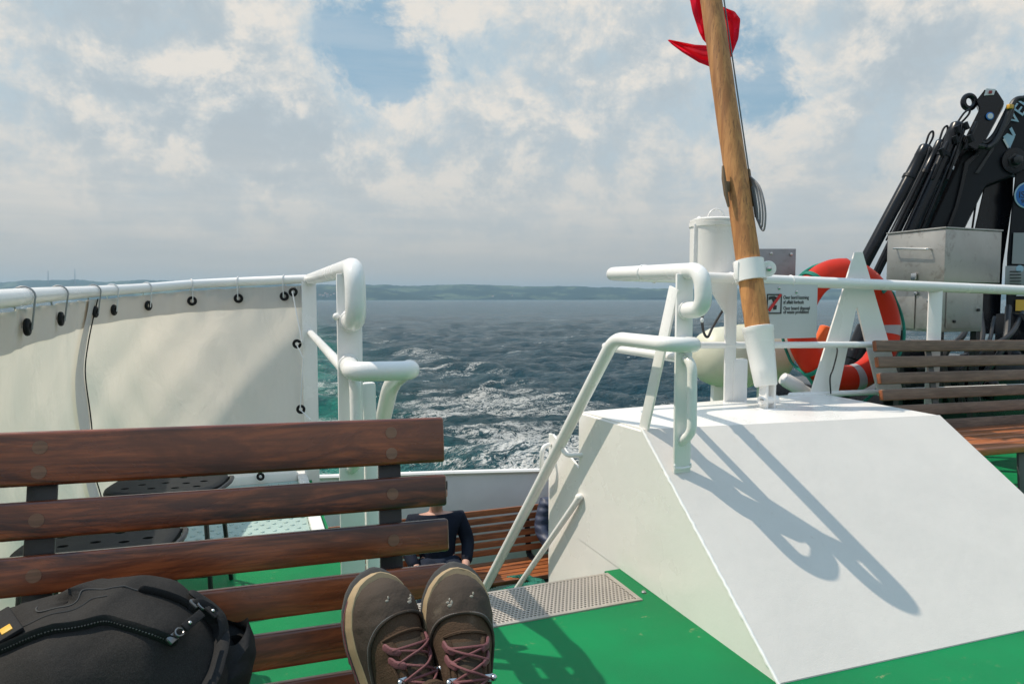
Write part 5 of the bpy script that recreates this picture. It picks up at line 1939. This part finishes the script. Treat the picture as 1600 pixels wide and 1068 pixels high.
    MB().box((0, hy - .088 * sc, hz - .075), (.045, .012, .008), None, .003).build('mouth', RED, t, True)
    return t


seat_y = pf.y - .23
pA = at(652, 868, 'z', -1.0)
person('person in dark navy shirt and jeans sitting left on the lower bench', (pA.x, seat_y + .0, -.915), R(-6), NAVY, JEANS, False, 6, .90, .90)
person('person in navy quilted jacket and pale blue jeans at the right of the lower bench', (2.30, seat_y + .0, -.955), R(-4), PUFFER, LIGHTJEAN, True, 6, .92)

rp = thing('mooring_rope', 'heap of green mooring rope on the lower deck in front of the lower bench', 'rope', (1.5, 4.3, -1.4))
for k in range(16):
    mb = MB()
    cx_, cy_ = 1.52 + random.uniform(-.22, .30), 4.20 + random.uniform(-.20, .22)
    rad = random.uniform(.12, .26)
    zz_ = -1.37 + k * .026
    P_ = []
    tilt = random.uniform(-.3, .3), random.uniform(-.3, .3)
    for i in range(22):
        a = 2 * math.pi * i / 22
        w_ = 1 + .22 * noise.noise((k, math.cos(a) * 1.5, math.sin(a) * 1.5))
        dx, dy = math.cos(a) * rad * w_ * 1.25, math.sin(a) * rad * w_
        P_.append(Vector((cx_ + dx, cy_ + dy, zz_ + dx * tilt[0] + dy * tilt[1] + .05)))
    P_ = spline(P_, 4, True)
    # three laid strands
    for s in range(3):
        tw = []
        for i, p in enumerate(P_):
            t = (P_[(i + 1) % len(P_)] - P_[i - 1]).normalized()
            n_ = Vector((0, 0, 1))
            n_ = (n_ - t * n_.dot(t)).normalized()
            b_ = t.cross(n_)
            a = 2 * math.pi * (i / len(P_) * 26 + s / 3)
            tw.append(p + (n_ * math.cos(a) + b_ * math.sin(a)) * .0125)
        mb.tube(tw, .014, 6, closed=True)
    mb.build('rope_turn', ROPE_GREEN, rp)

# ------------------------------------------------------------------ sea haze
hz = MB().span((-11000, -11000, SEA - 2.0), (11000, 11000, 190.0))
m = bpy.data.materials.new('sea_haze')
m.use_nodes = True
T = NT(m.node_tree)
o_ = T.node('ShaderNodeOutputMaterial')
v_ = T.node('ShaderNodeVolumePrincipled')
v_.inputs['Color'].default_value = (.46, .69, .87, 1)
v_.inputs['Density'].default_value = .00013
v_.inputs['Anisotropy'].default_value = .2
T.l.new(v_.outputs[0], o_.inputs['Volume'])
o = hz.build('haze', m)
o['kind'] = 'stuff'
